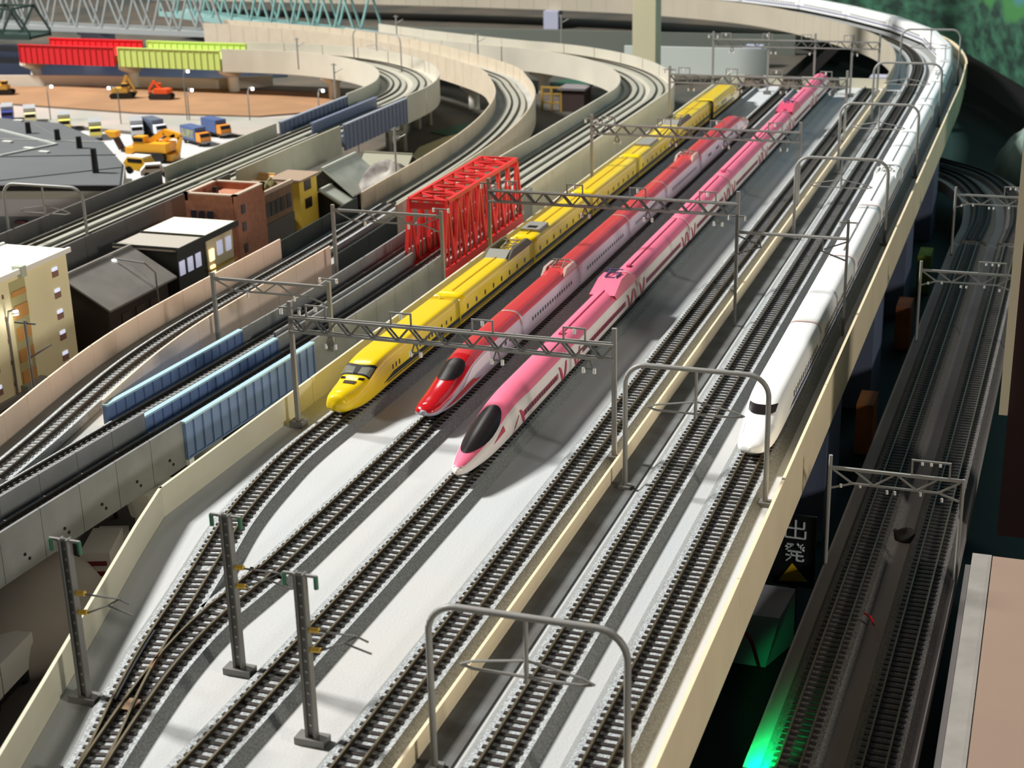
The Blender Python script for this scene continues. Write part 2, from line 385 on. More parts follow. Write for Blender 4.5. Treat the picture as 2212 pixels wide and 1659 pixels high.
def oval(B, parent, name, m, dc, rd, ra, off=.00035, egg=0., nr=6, na=32, wl=0.):
    vs = [B.S(dc, math.pi / 2) + B.N(dc, math.pi / 2) * off]
    for i in range(1, nr + 1):
        for j in range(na):
            f = 2 * math.pi * j / na; r = i / nr; d = dc + rd * r * math.cos(f) * (1 + egg * math.cos(f)); a = math.pi / 2 + ra * r * math.sin(f)
            vs.append(B.S(d, a) + B.N(d, a) * off)
    fs = [(0, 1 + j, 1 + (j + 1) % na) for j in range(na)] + [(1 + (i - 1) * na + j, 1 + i * na + j, 1 + i * na + (j + 1) % na, 1 + (i - 1) * na + (j + 1) % na) for i in range(1, nr) for j in range(na)]
    return MB().add(vs, fs).build(name, m, parent, smooth=True)
def sidewins(B, parent, m, d0, d1, n, z0, z1, duty=.55, name='windows', sides=(1, -1), off=.00015):
    a0, a1 = B.a_of_z(z0), B.a_of_z(z1); e = (d1 - d0) / n; mb = MB()
    for sd in sides:
        f = (lambda a: a) if sd > 0 else (lambda a: math.pi - a)
        for k in range(n):
            q = [(d0 + k * e, a0), (d0 + k * e + e * duty, a0), (d0 + k * e + e * duty, a1), (d0 + k * e, a1)]
            mb.add([B.S(d, f(a)) + B.N(d, f(a)) * off for d, a in q], [(0, 1, 2, 3)])
    return mb.build(name, m, parent, kind='stuff')
def stripe(B, parent, name, m, d0, d1, z0, z1, off=.0002, taper=0.):
    for sd in (1, -1):
        f = (lambda a: a) if sd > 0 else (lambda a: math.pi - a)
        def fn(u, v):
            d = d0 + (d1 - d0) * u; zz0, zz1 = z0, z1
            if taper and d < d0 + taper: q = (d - d0) / taper; zz1 = z0 + (z1 - z0) * q
            return d, f(B.a_of_z(zz0 + (zz1 - zz0) * v))
        patch(B, parent, name, m, fn, 24, 2, off)
def endband(B, parent, L, m):
    patch(B, parent, 'end_band', m, lambda u, v: (L - .0034 + .0014 * u, math.radians(14 + 152 * v)), 1, 24, .0003)
def under(parent, L, W, d0=.004, curve=False):            # bogies and underframe on the rails
    mb = MB().box(-W * .86, W * .86, d0 + .004, L - .004, .0082, .0100); mb.build('underframe', black, parent)
    for c in (.028, L - .026):
        b = MB().box(-.0062, .0062, c - .010, c + .010, RAILTOP + .0006, .0092).build('bogie', black, parent)
        for y in (c - .0065, c + .0065):
            MB().tube([(-.0052, y, RAILTOP + .0024), (.0052, y, RAILTOP + .0024)], .0024, 12).build('wheelset', railside, b)
def gangway(parent, L):
    MB().box(-.0060, .0060, L - .0006, L + .0016, .0105, .0265).build('gangway', black, parent)
def roof_line(B, parent, L, m):
    MB().tube([(.0, .012, B.zt + .0005), (.0, L - .006, B.zt + .0005)], .00035, 6).build('roof_cable', m, parent)
def pantograph(parent, y, z, m=steel, fold=True):
    r = empty('pantograph', (0, y, z), 0, parent=parent); mb = MB()
    for x in (-.004, .004):
        mb.bar((x, -.006, .0004), (x, .006, .0004), .0006); mb.bar((x, -.006, .0004), (x * .7, .005, .0030), .0005)
    mb.bar((-.0045, -.006, .0004), (.0045, -.006, .0004), .0006); mb.bar((-.0045, .006, .0004), (.0045, .006, .0004), .0006)
    mb.bar((-.0062, .005, .0031), (.0062, .005, .0031), .0009, .0006); mb.build('pantograph_frame', m, r)
    for x in (-.004, .004):
        for yy in (-.006, .006): MB().tube([(x, yy, -.0006), (x, yy, .0004)], .0007, 8).build('insulator', insul, r)
def fairing(parent, y0, y1, z, W, m, h=.0042, dark=GREYD):        # pantograph cover: two side screens with sloping ends
    for s in (-1, 1):
        x0, x1 = sorted((s * W, s * (W - .0022))); n = (y1 - y0)
        prof = [(y0, 0), (y0 + n * .22, h), (y1 - n * .22, h), (y1, 0)]
        vs = [(x0, a, z + b - .002) for a, b in prof] + [(x1, a, z + b - .002 + .0006 * 0) for a, b in prof]
        MB().add(vs, [(0, 1, 2, 3), (7, 6, 5, 4), (0, 4, 5, 1), (1, 5, 6, 2), (2, 6, 7, 3), (3, 7, 4, 0)]).build('pantograph_screen', dark, parent)
    MB().add([(-W * .8, y0, z - .0004), (W * .8, y0, z - .0004), (W * .8, y0 + .012, z + h - .0022), (-W * .8, y0 + .012, z + h - .0022), (-W * .8, y0 + .013, z - .0004), (W * .8, y0 + .013, z - .0004)],
             [(0, 1, 2, 3), (3, 2, 5, 4), (0, 3, 4), (1, 5, 2), (0, 4, 5, 1)]).build('pantograph_fairing', m, parent)
def coupler_horn(parent, y, z, m): MB().bar((-.0012, y, z), (-.0012, y + .002, z + .0022), .0008).build('cable_horn', m, parent)
ZB = .0084
# yellow -------------------------------------------------------------
YW = smtab([(0, .12), (.02, .44), (.07, .66), (.18, .82), (.4, .93), (.7, .985), (1, 1)]); YH = smtab([(0, .33), (.02, .48), (.07, .57), (.22, .63), (.40, .68), (.50, .76), (.64, .91), (.8, .97), (1, 1)])
YB = smtab([(0, .16), (.05, .06), (.15, 0), (1, 0)])
def ycar(i, y0, L, nose=False, tail=False):
    lab = {0: 'yellow inspection train nose car with dark cab window'}.get(i, ['', 'second', 'third', 'fourth', 'fifth', 'sixth', 'seventh'][i] + ' car of the yellow train, counted from its nose')
    r = empty('yellow_train_car', (-.3745 + .0000, y0, 0), 0, lab, 'train car', 'cars of the yellow train')
    if tail: r.rotation_euler = (0, 0, math.pi); r.location = (-.372, y0 + L, 0)
    B = Body(.0106, ZB, .0294, .34, 6.5, 6, nose=.062 if (nose or tail) else 0, wt=YW, ht=YH, bt=YB)
    loft(B, L - .0016, r, [YEL, black], lambda d, a: 0); under(r, L, B.W, .03 if nose or tail else .004)
    d0 = .046 if nose or tail else .0005
    stripe(B, r, 'wide_stripe', YELL, d0, L - .002, .0132, .0160, taper=.016 if nose or tail else 0)
    stripe(B, r, 'thin_stripe', YELL, d0 + (.006 if nose or tail else 0), L - .002, .0119, .0125)
    if nose or tail:
        sidewins(B, r, WIN, .060, .075, 3, .0175, .0205, .35); sidewins(B, r, WIN, .098, .128, 6, .0178, .0212, .5); sidewins(B, r, WIN, .140, .165, 3, .018, .0208, .25)
        patch(B, r, 'windscreen', mat('screen_grey', (128, 130, 118), .2), lambda u, v: (.0298 + (.0055 + .0022 * abs(v - .5) * 2) * u, math.radians(43 + 94 * v)), 8, 20, .00050)
        ws = r.children[-1]
        patch(B, r, 'windscreen_frame', black, lambda u, v: (.0288 + (.0088 + .0030 * abs(v - .5) * 2) * u, math.radians(36 + 108 * v)), 8, 20, .00030)
        for a in (60, 90, 120): patch(B, ws, 'windscreen_pillar', black, lambda u, v, a=a: (.0298 + .0060 * u, math.radians(a - .8 + 1.6 * v)), 6, 1, .00065)
        for s in (-1, 1): patch(B, r, 'headlight', mat('lamp_dark', (40, 30, 26), .2), lambda u, v, s=s: (.0240 + .0022 * u + .0012 * v, math.radians(90 + s * (11 + 24 * v))), 3, 6, .0003)
        patch(B, r, 'front_hatch', mat('hatch_brown', (62, 46, 30), .5), lambda u, v: (.0180 + .0040 * u, math.radians(74 + 24 * v)), 3, 6, .0003)
    else:
        sidewins(B, r, WIN, .012, L - .008, 8, .0175, .0208, .16)
        roof_line(B, r, L, YEL)
    if not tail: gangway(r, L - .0016)
    return r, B
yj = [.7435, .919, 1.0765, 1.235, 1.389, 1.548, 1.705, 1.874]
for i in range(7):
    r, B = ycar(i, yj[i], yj[i + 1] - yj[i], i == 0, i == 6)
    L = yj[i + 1] - yj[i]
    if i == 1: fairing(r, L - .060, L - .002, B.zt, .0100, GREYB, .0062, GREYD); pantograph(r, L - .028, B.zt + .0012)
    if i == 2:
        MB().box(-.0075, .0075, .020, .044, B.zt - .001, B.zt + .0022).build('roof_box', GREYB, r); MB().box(-.0035, .0035, .024, .030, B.zt + .0022, B.zt + .0026).build('roof_vent', black, r)
    if i == 4: MB().box(-.0075, .0075, .050, .085, B.zt - .001, B.zt + .002).build('roof_box', GREYB, r)
    if i == 5: fairing(r, .002, .062, B.zt, .0100, GREYB, .0062, mat('roof_gear_dark2', (90, 88, 80), .5)); pantograph(r, .034, B.zt + .0012)
    if i in (0, 1, 3): coupler_horn(r, L - .008, B.zt, YEL)
# red ----------------------------------------------------------------
RW_ = smtab([(0, .14), (.02, .48), (.07, .68), (.2, .84), (.45, .95), (.75, .99), (1, 1)]); RH = smtab([(0, .28), (.03, .36), (.12, .44), (.3, .54), (.5, .72), (.64, .88), (.82, .97), (1, 1)])
SKY = mat('silver_white', (214, 212, 216), .3)
def rcar(i, y0, L, nose=False, tail=False):
    lab = {0: 'red nosed train car with black cab canopy and silver skirt'}.get(i, ['', 'second', 'third', 'fourth', 'fifth', 'sixth'][i] + ' car of the red and silver train, counted from its nose')
    r = empty('red_train_car', (-.3225, y0, 0), 0, lab, 'train car', 'cars of the red and silver train')
    if tail: r.rotation_euler = (0, 0, math.pi); r.location = (-.323, y0 + L, 0)
    B = Body(.0096, ZB, .0293, .36, 2.9, 5, nose=.082 if nose or tail else 0, wt=RW_, ht=RH, bt=YB)
    lim = math.radians(33)
    def mf(d, a):
        if abs(math.sin(a)) < 1.1 and math.sin(a) > 0 and min(abs(a), abs(math.pi - a)) > (lim if d > .07 else lim - math.radians(26) * (1 - d / .07)): return 0 if d > .055 or not B.nose else 1
        return 2
    loft(B, L - .0016, r, [SILV, black], lambda d, a: 0); under(r, L, B.W, .045 if nose or tail else .004)
    lm = lambda d: math.radians(float(np.interp(d, [0, .01, .035, .06, .085], [4, 10, 26, 34, 36]))) if B.nose else math.radians(36)
    de = .0004
    if B.nose:
        patch(B, r, 'red_nose', REDN, lambda u, v: (.0006 + .0624 * u ** 1.4, lm(.0006 + .0624 * u ** 1.4) + (math.pi - 2 * lm(.0006 + .0624 * u ** 1.4)) * v), 30, 20, .00012); de = .063
    patch(B, r, 'red_roof', RED, lambda u, v: (de + (L - .002 - de) * u, lm(de + (L - .002 - de) * u) + (math.pi - 2 * lm(de + (L - .002 - de) * u)) * v), 16, 20, .00012)
    if nose or tail:
        oval(B, r, 'cab_canopy', glass, .0455, .0115, math.radians(44), egg=-.12)
        for s in (1, -1):
            f = (lambda a: a) if s > 0 else (lambda a: math.pi - a)
            patch(B, r, 'white_swoosh', SKY, lambda u, v: (.034 + .052 * u, f(math.radians(2 + (26 * min(1, u * 2.2) * v)))), 12, 3, .00025)
            patch(B, r, 'red_swoosh', REDN, lambda u, v: (.012 + .060 * u, f(math.radians(-2 - 6 * u + (10 * math.sin(math.pi * u) * v)))), 12, 3, .0004)
        sidewins(B, r, WIN, .105, L - .012, 4, .0175, .0198, .4)
    else:
        sidewins(B, r, WIN, .018, L - .018, 17, .0172, .0197, .5)
    stripe(B, r, 'side_crease', mat('silver_crease', (150, 148, 158), .4), .08 if nose or tail else .001, L - .003, .0118, .0122)
    endband(B, r, L, mat('end_band_glint', (222, 122, 92), .35))  # orange tone carries the highlight at the car joints
    if not tail: gangway(r, L - .0016)
    return r, B
rj = [.7505, .900, 1.0275, 1.1665, 1.292, 1.426, 1.556, 1.690]
rj = rj[:6] + [1.556, 1.695]
for i in range(6):
    L = rj[i + 1] - rj[i]
    r, B = rcar(i, rj[i], L, i == 0, False) if i < 5 else rcar(5, rj[5], 1.685 - rj[5], False, True)
    if i in (1, 4):
        pantograph(r, L - .020, B.zt + .0008, mat('pantograph_grey', (150, 140, 130), .4)); fairing(r, L - .036, L - .004, B.zt - .001, .0086, RED, .0048, mat('screen_cream', (196, 170, 160), .4))
# pink ---------------------------------------------------------------
PW = smtab([(0, .05), (.02, .24), (.08, .46), (.22, .72), (.45, .92), (.7, .985), (1, 1)]); PH = smtab([(0, .20), (.02, .27), (.1, .38), (.25, .52), (.5, .77), (.7, .92), (.85, .98), (1, 1)])
PT = smtab([(0, .10), (.05, .03), (.15, 0), (1, 0)])
RIB = mat('ribbon_red', (190, 40, 84), .4)
def ribbons(B, r, d0, n, flip=1):                        # printed ribbon loops along the lower side
    for s in (1, -1):
        f = (lambda a: a) if s > 0 else (lambda a: math.pi - a)
        for k in range(n):
            c = d0 + k * .0085; e = 1 if k % 2 else -1
            z0, z1 = (.0118, .0212)
            patch(B, r, 'ribbon_print', RIB, lambda u, v, c=c, e=e: (c + e * .0034 * (u - .5) * 2 + (.0009 + .0010 * math.sin(math.pi * u)) * (v - .5) * 2, f(B.a_of_z(z0 + (z1 - z0) * (.5 + .5 * math.sin((u - .5) * math.pi))))), 10, 1, .0003)
def pcar(i, y0, L, nose=False):
    lab = {0: 'pink and white pointed nose car with black oval canopy'}.get(i, ['', 'second', 'third', 'fourth', 'fifth', 'sixth', 'seventh', 'eighth'][i] + ' car of the pink and white train, counted from its nose')
    r = empty('pink_train_car', (-.2745, y0, 0), 0, lab, 'train car', 'cars of the pink and white train')
    B = Body(.0106, ZB, .0296, .36, 2.25, 3.4, nose=.094 if nose else 0, wt=PW, ht=PH, bt=PT, nn=2.05)
    def mf(d, a):
        q = min(abs(a), abs(math.pi - a)) if math.sin(a) > 0 else 0
        lim = math.radians(36)
        if B.nose and d < .094: t = d / .094; lim = math.radians(float(np.interp(t, [0, .05, .2, .42, .62, .8, 1], [70, 60, 54, 50, 48, 44, 36])))
        return 0 if q > lim else 1
    loft(B, L - .0016, r, [PWHT, black], lambda d, a: 0, 64); under(r, L, B.W, .05 if nose else .004)
    lm = lambda d: math.radians(float(np.interp(d / .094, [0, .05, .2, .42, .62, .8, 1], [50, 42, 40, 41, 42, 40, 35])) if B.nose else 35)
    da, db = (.0022 if nose else .0004), L - .002
    patch(B, r, 'pink_roof', PINK, lambda u, v: (da + (db - da) * u, (lm(da + (db - da) * u) + (math.pi - 2 * lm(da + (db - da) * u)) * v)), 60 if nose else 14, 22, .00012)
    if nose:
        oval(B, r, 'cab_canopy', glass, .0355, .0235, math.radians(52), egg=.05)
        for s in (1, -1):
            f = (lambda a: a) if s > 0 else (lambda a: math.pi - a)
            patch(B, r, 'ribbon_print', RIB, lambda u, v: (.033 + .016 * u, f(math.radians(16 + 16 * u * (v - .4) + 6 * u))), 8, 3, .0003)
            patch(B, r, 'ribbon_print', PBAND, lambda u, v: (.058 + .012 * u, f(B.a_of_z(.0100 + .009 * u) + math.radians(4) * v)), 6, 1, .0003)
        stripe(B, r, 'window_band', PBAND, .078, L - .028, .0152, .0186, .0002); sidewins(B, r, WIN, .080, L - .030, 14, .0158, .0180, .5, off=.0004)
        ribbons(B, r, L - .022, 2); ribbons(B, r, .076, 1)
    else:
        stripe(B, r, 'window_band', PBAND, .022, L - .034, .0152, .0186, .0002); sidewins(B, r, WIN, .024, L - .036, 20, .0158, .0180, .5, off=.0004)
        ribbons(B, r, L - .026, 3); ribbons(B, r, .006, 2); roof_line(B, r, L, mat('pink_cable', (214, 70, 110), .4))
        MB().box(-.0010, .0010, .010, .016, B.zt, B.zt + .0014).build('cable_joint', MATS['pink_cable'], r)
    stripe(B, r, 'lower_line', mat('lower_line_rose', (200, 150, 160), .4), .075 if nose else .001, L - .003, .0104, .0108)
    endband(B, r, L, mat('pink_cable', (214, 70, 110)))
    gangway(r, L - .0016)
    return r, B
pj = [.6785, .848, 1.0065, 1.1685, 1.328, 1.488, 1.648, 1.806, 1.925]
for i in range(8):
    L = pj[i + 1] - pj[i]; r, B = pcar(i, pj[i], L, i == 0)
    if i in (1, 6):
        y0, y1 = (L - .056, L - .002) if i == 1 else (.010, .064)
        for (a, b) in ((y0, y1),):
            vs = []; W = .0088; h = .0060; z = B.zt - .0012
            prof = [(a, 0, 1), (a + .020, h, .92), (b - .020, h, .92), (b, 0, 1)]
            for s in (-1, 1): vs += [(s * W * q[2], q[0], z + q[1]) for q in prof]
            MB().add(vs + [(-W * 1.08, a + .004, z - .004), (-W * 1.08, b, z - .004), (W * 1.08, a + .004, z - .004), (W * 1.08, b, z - .004)],
                     [(0, 1, 5, 4), (1, 2, 6, 5), (2, 3, 7, 6), (0, 8, 9, 3, 2, 1), (4, 5, 6, 7, 11, 10)]).build('pantograph_fairing', PINK if i == 1 else mat('pink_fairing', (214, 80, 112), .4), r)
        pantograph(r, (y0 + y1) / 2, B.zt + .0050, mat('pantograph_blue', (92, 92, 140), .4))
# white --------------------------------------------------------------
WW = smtab([(0, .06), (.03, .48), (.09, .70), (.22, .85), (.45, .94), (1, 1)]); WH = smtab([(0, .26), (.03, .34), (.12, .43), (.3, .54), (.43, .64), (.55, .84), (.75, .96), (1, 1)])
def wcar(i, q0, L, nose=False):
    p, h = at(T6, q0); e, h2 = at(T6, q0 + L); hd = math.atan2(-(e - p)[0], (e - p)[1])
    lab = {0: 'white nose car with small dark cab window on main line'}.get(i, ['', 'second', 'third', 'fourth', 'fifth', 'sixth', 'seventh', 'eighth', 'ninth', 'tenth', 'eleventh', 'twelfth', 'thirteenth', 'fourteenth', 'fifteenth'][i] + ' car of the long white train, counted from its nose')
    r = empty('white_train_car', (p[0], p[1], 0), hd, lab, 'train car', 'cars of the white train')
    B = Body(.0106, ZB, .0296, .36, 4.2, 5, nose=.067 if nose else 0, wt=WW, ht=WH, bt=YB)
    loft(B, L - .0016, r, [WHT, black], lambda d, a: 0); under(r, L, B.W, .035 if nose else .004)
    stripe(B, r, 'blue_stripe', BLUE, .060 if nose else .001, L - .002, .0141, .0158, .0002, taper=.012 if nose else 0)
    stripe(B, r, 'thin_stripe', BLUE, .074 if nose else .001, L - .002, .0130, .0133)
    if nose:
        patch(B, r, 'windscreen', glass, lambda u, v: (.0290 + .0062 * u + .0042 * (2 * abs(v - .5)) ** 2, math.radians(54 + 72 * v)), 8, 20, .00035)
        for s in (-1, 1): patch(B, r, 'headlight', mat('lamp_clear', (235, 238, 240), .1), lambda u, v, s=s: (.014 + .010 * u, math.radians(90 + s * (40 + 16 * v))), 6, 4, .0002)
        sidewins(B, r, WIN, .074, L - .014, 14, .0172, .0208, .42)
    else:
        sidewins(B, r, WIN, .014, L - .014, 20, .0172, .0208, .5)
        if i >= 2: roof_line(B, r, L, mat('cable_grey', (168, 168, 166), .5))
    endband(B, r, L, mat('end_band_red', (196, 150, 140), .5) if i < 3 else mat('end_band_grey', (170, 170, 168), .5))
    gangway(r, L - .0016)
    return r, B
q = s_at_y(T6, .7385)
for i in range(15):
    L = .1785 if i == 0 else .1605
    r, B = wcar(i, q, L, i == 0); q += L
    if i == 3:
        pantograph(r, L - .030, B.zt + .001); fairing(r, L - .05, L - .008, B.zt - .001, .0098, WHT, .004, mat('screen_white', (220, 220, 216), .4))
    if i == 7: pantograph(r, .05, B.zt + .001)

# ------------------------------------------------------------------ catenary supports
def yard_gantry(span, label, hgt=.0760, posts=(0., 1.), nb=26):
    r = empty('catenary_gantry', (0, 0, 0), 0, label, 'gantry', 'truss gantries over the yard')
    for f in posts:
        x = span * f; p = MB().box(x - .0012, x + .0012, -.0012, .0012, .004, hgt).build('post', steel, r)
        MB().box(x - .0042, x + .0042, -.0034, .0034, 0, .004).build('post_foot', steel_d, p)
    zt, zb = .0668, .0585
    for z in (zt, zb):
        for y in (-.0016, .0016): MB().bar((0, y, z), (span, y, z), .0013).build('chord', steel, r)
    e = span / nb
    br = MB().bar((0, 0, 0), (e, 0, zt - zb), .0009).mesh('brace', steel_d); br2 = MB().bar((0, 0, zt - zb), (e, 0, 0), .0009).mesh('brace', steel_d)
    for k in range(nb):
        for y in (-.0016, .0016):
            o = obj('brace', br if k % 2 else br2, r); o.location = (k * e, y, zb)
    fr = MB(); fr.bar((-.006, 0, 0), (-.006, 0, .0075), .0009); fr.bar((.006, 0, 0), (.006, 0, .0075), .0009); fr.bar((-.0064, 0, .0075), (.0064, 0, .0075), .0009); fr = fr.mesh('feeder_frame', steel)
    ins = MB().tube([(0, 0, 0), (0, 0, .0018), (0, 0, .003)], .0010, 8).mesh('insulator', insul)
    hang = MB(); hang.bar((0, 0, 0), (-.0022, 0, -.0062), .0008); hang.bar((0, 0, 0), (.0022, 0, -.0062), .0008); hang.bar((-.0034, 0, -.0064), (.0034, 0, -.0064), .0008); hang = hang.mesh('hanger', steel_d)
    for k, x in enumerate((.024, .076, .124, .176)):
        o = obj('feeder_frame', fr, r); o.location = (x - .008, 0, zt)
        i2 = obj('insulator', ins, o); i2.location = (0, 0, .0042)
        o = obj('hanger', hang, r); o.location = (x, 0, zb)
        for dx in (-.003, .003):
            i2 = obj('insulator', ins, o); i2.location = (dx, 0, -.0088)
    for x in (-.007, .007):
        o = obj('insulator', ins, r); o.location = (x * .8, 0, hgt - .008)
    MB().bar((-.007, 0, hgt - .004), (.007, 0, hgt - .004), .001).build('cross_arm', steel, r)
    return r
g0 = yard_gantry(.19, 'grey truss gantry over the yellow, red and pink train noses')
g0.location = (-.3975, .742, 0)
for y, t in ((1.070, 'grey truss gantry beside the red truss bridge, over the yard trains'), (1.345, 'grey truss gantry over the far cars of the red train'), (1.645, 'grey truss gantry over the tail of the yellow train')):
    g = dup(g0, (-.3975, y, 0), label=t)
g5 = yard_gantry(.205, 'five post truss gantry before the end wall of the yard', posts=(0, .34, .62, .84, 1.)); g5.location = (-.412, 1.935, .0)
def arch(x0, x1, label, hgt=.0690, r0=.0013, group='tubular arch gantries'):
    sp = x1 - x0; r = empty('arch_gantry', (x0, 0, 0), 0, label, 'gantry', group); R = .011
    pts = [(0, 0, .0), (0, 0, hgt - R)] + [(R - R * math.cos(t), 0, hgt - R + R * math.sin(t)) for t in np.linspace(.15, math.pi / 2, 8)]
    pts += [(sp - p[0], 0, p[2]) for p in pts[::-1]]
    MB().tube(pts, r0, 10).build('arch_tube', steel, r, smooth=True)
    m = sp * .5
    MB().tube([(m, 0, hgt), (m, 0, hgt - .026)], .0009, 8).build('drop_post', steel, r)
    for s in (-1, 1):
        b = MB(); b.tube([(m, 0, hgt - .017), (m + s * .020, 0, hgt - .0205), (m + s * .025, 0, hgt - .0225)], .0005, 6); b.tube([(m, 0, hgt - .0235), (m + s * .020, 0, hgt - .0235), (m + s * .024, 0, hgt - .0225)], .0006, 6)
        b.build('registration_arm', steel, r, kind='stuff')
    for x in (0, sp): MB().box(x - .003, x + .003, -.003, .003, -.0002, .0022).build('leg_foot', steel_d, r)
    return r
a0 = arch(-.1925, -.1195, 'tubular arch gantry standing before the turnout end of the main line')
a0.location.y = .444
for y, t in ((.709, 'tubular arch gantry over the white train nose'), (1.233, 'tubular arch gantry over the third white car'), (1.49, 'tubular arch gantry over the white car with a pantograph'), (1.757, 'tubular arch gantry beside the pink train tail'), (2.05, 'tubular arch gantry where the white train begins to curve')):
    g = dup(a0, (-.1925, y, 0), label=t)
# lattice post gantry
r = empty('lattice_gantry', (-.1925, .992, 0), 0, 'lattice post gantry crossing the second white car', 'gantry')
for x in (0, .0730):
    p = MB().box(x - .0007, x + .0007, -.0018, -.0010, 0, .079); p.box(x - .0007, x + .0007, .0010, .0018, 0, .079); p = p.build('post', steel_d, r)
    lz = MB().bar((0, -.0014, 0), (0, .0014, .004), .0007).mesh('lacing', steel_d); lz2 = MB().bar((0, .0014, 0), (0, -.0014, .004), .0007).mesh('lacing', steel_d)
    for k in range(19): o = obj('lacing', lz if k % 2 else lz2, p); o.location = (x, 0, .002 + k * .004)
    MB().bar((x - .006, 0, .0775), (x + .006, 0, .0775), .0009).build('cross_arm', steel, r)
    for s in (-1, 1): MB().tube([(x + s * .0055, 0, .0775), (x + s * .0055, 0, .0745)], .0008, 8).build('insulator', insul, r)
MB().tube([(0, 0, .0665), (.073, 0, .0665)], .0011, 8).build('beam', steel, r)
for s, x in ((1, 0), (-1, .073)):
    MB().bar((x, 0, .0645), (x + s * .015, 0, .0585), .0009).build('bracket', steel_d, r); MB().bar((x, 0, .0515), (x + s * .017, 0, .0575), .0009).build('bracket', steel_d, r); MB().bar((x + s * .016, 0, .0665), (x + s * .016, 0, .0575), .0008).build('bracket', steel_d, r)
# near cantilever masts
def mast(label):
    r = empty('cantilever_mast', (0, 0, 0), 0, label, 'mast', 'cantilever masts by the turnout')
    p = MB().box(-.0021, -.0013, -.0017, .0017, .003, .072); p.box(.0013, .0021, -.0017, .0017, .003, .072); p.box(-.0014, .0014, -.0004, .0004, .003, .072); p = p.build('post', steel_d, r)
    hol = MB().tube([(0, -.0006, 0), (0, -.0003, 0)], .0006, 8).mesh('rivet', mat('rivet_light', (200, 200, 196), .5))
    for k in range(14): o = obj('rivet', hol, p); o.location = (0, 0, .008 + k * .0046)
    MB().box(-.0062, .0062, -.0032, .0032, 0, .003).build('foot', steel_d, r)
    MB().bar((-.0068, 0, .0712), (.0068, 0, .0712), .0010).build('cross_arm', steel, r)
    for s in (-1, 1): MB().tube([(s * .0064, 0, .0712), (s * .0064, 0, .0662)], .0009, 8).build('insulator', greenp, r)
    for z in (.0488, .0405): MB().tube([(.0024, 0, z), (.0062, 0, z + .0004)], .0011, 8).build('arm_insulator', yellp, r)
    a = MB(); a.tube([(.006, 0, .0488), (.021, 0, .0492), (.026, 0, .0475)], .0004, 6); a.tube([(.006, 0, .0405), (.016, 0, .0455), (.022, 0, .0492)], .0004, 6); a.tube([(.016, 0, .0455), (.027, 0, .0428)], .0004, 6); a.build('cantilever_arm', steel_d, r, kind='stuff')
    return r
m0 = mast('cantilever mast against the cream wall left of the turnout'); m0.location = (-.3442, .447, 0)
dup(m0, (-.2952, .4845, 0), label='cantilever mast between the turnout and the pink train track')
dup(m0, (-.2437, .447, 0), label='cantilever mast between the pink train track and the empty track')

# ------------------------------------------------------------------ left lines B (two single viaducts), C-E, F, D
B2 = smooth_path([(-.4735, .40), (-.4690, .55), (-.4625, .68), (-.4545, .84), (-.4500, .98), (-.4510, 1.15), (-.4570, 1.30), (-.4640, 1.50), (-.4655, 1.70), (-.4655, 1.80)])
B1 = smooth_path([(-.5050, .40), (-.5000, .55), (-.4945, .68), (-.4865, .84), (-.4815, .98), (-.4830, 1.15), (-.4895, 1.30), (-.4970, 1.50), (-.4985, 1.70), (-.4985, 1.80)])
def seg(a, y0, y1): return cut(a, s_at_y(a, y0), s_at_y(a, y1))
def single_viaduct(a, label, left=.0125, right=.0125, lw=.014, rw=.014, m=conc, group='grey concrete viaduct spans'):
    r = empty('concrete_viaduct', (0, 0, 0), 0, label, 'viaduct', group)
    mb = MB(); sweep(mb, a, rect(-left + .001, right - .001, -.011, -.0002)); mb.build('deck_slab', m, r)
    T = plen(a); n = max(1, int(round(T / .031))); e = T / n
    for o, h in ((-left, lw), (right, rw)):
        if h is None: continue
        for k in range(n):
            mb = MB(); sweep(mb, cut(a, k * e + .0002, (k + 1) * e - .0002), rect(o - .0008, o + .0008, -.013, h)); mb.build('parapet_panel', m, r)
            if o > 0 and k % 1 == 0 and m is conc and a[0][1] < .7:
                p, hd = at(offset(a, right), (k + .5) * e)
                for dz, ds in ((-.004, 0), (-.0075, .003)):
                    q2 = obj('bolt_hole', BOLT, r); q2.location = (p[0] + .0009, p[1] + ds, dz)
    return r
BOLT = MB().tube([(0, 0, 0), (.0004, 0, 0)], .0009, 8).mesh('bolt_hole', black)
single_viaduct(seg(B2, .42, .697), 'grey concrete viaduct leading onto the near blue girder bridge', lw=.016)
single_viaduct(seg(B1, .42, .70), 'grey concrete viaduct deck merging with the beige walled branch', lw=None, rw=None)
single_viaduct(seg(B2, .845, 1.065), 'grey concrete viaduct between blue girder and red truss bridge')
single_viaduct(seg(B1, .852, 1.30), 'grey concrete viaduct passing left of the red truss bridge')
single_viaduct(seg(B2, 1.262, 1.30), 'short grey concrete viaduct beyond the red truss bridge', rw=.014)
for a, t in ((B1, 'ballasted track over the far blue girder bridge'), (B2, 'ballasted track through the red truss bridge')):
    track('railway_track', seg(a, .42, 1.30), t, 'ballasted tracks of the left lines', n_parts=120, sl=SLEEPG, railm=railside, hb=.0112)
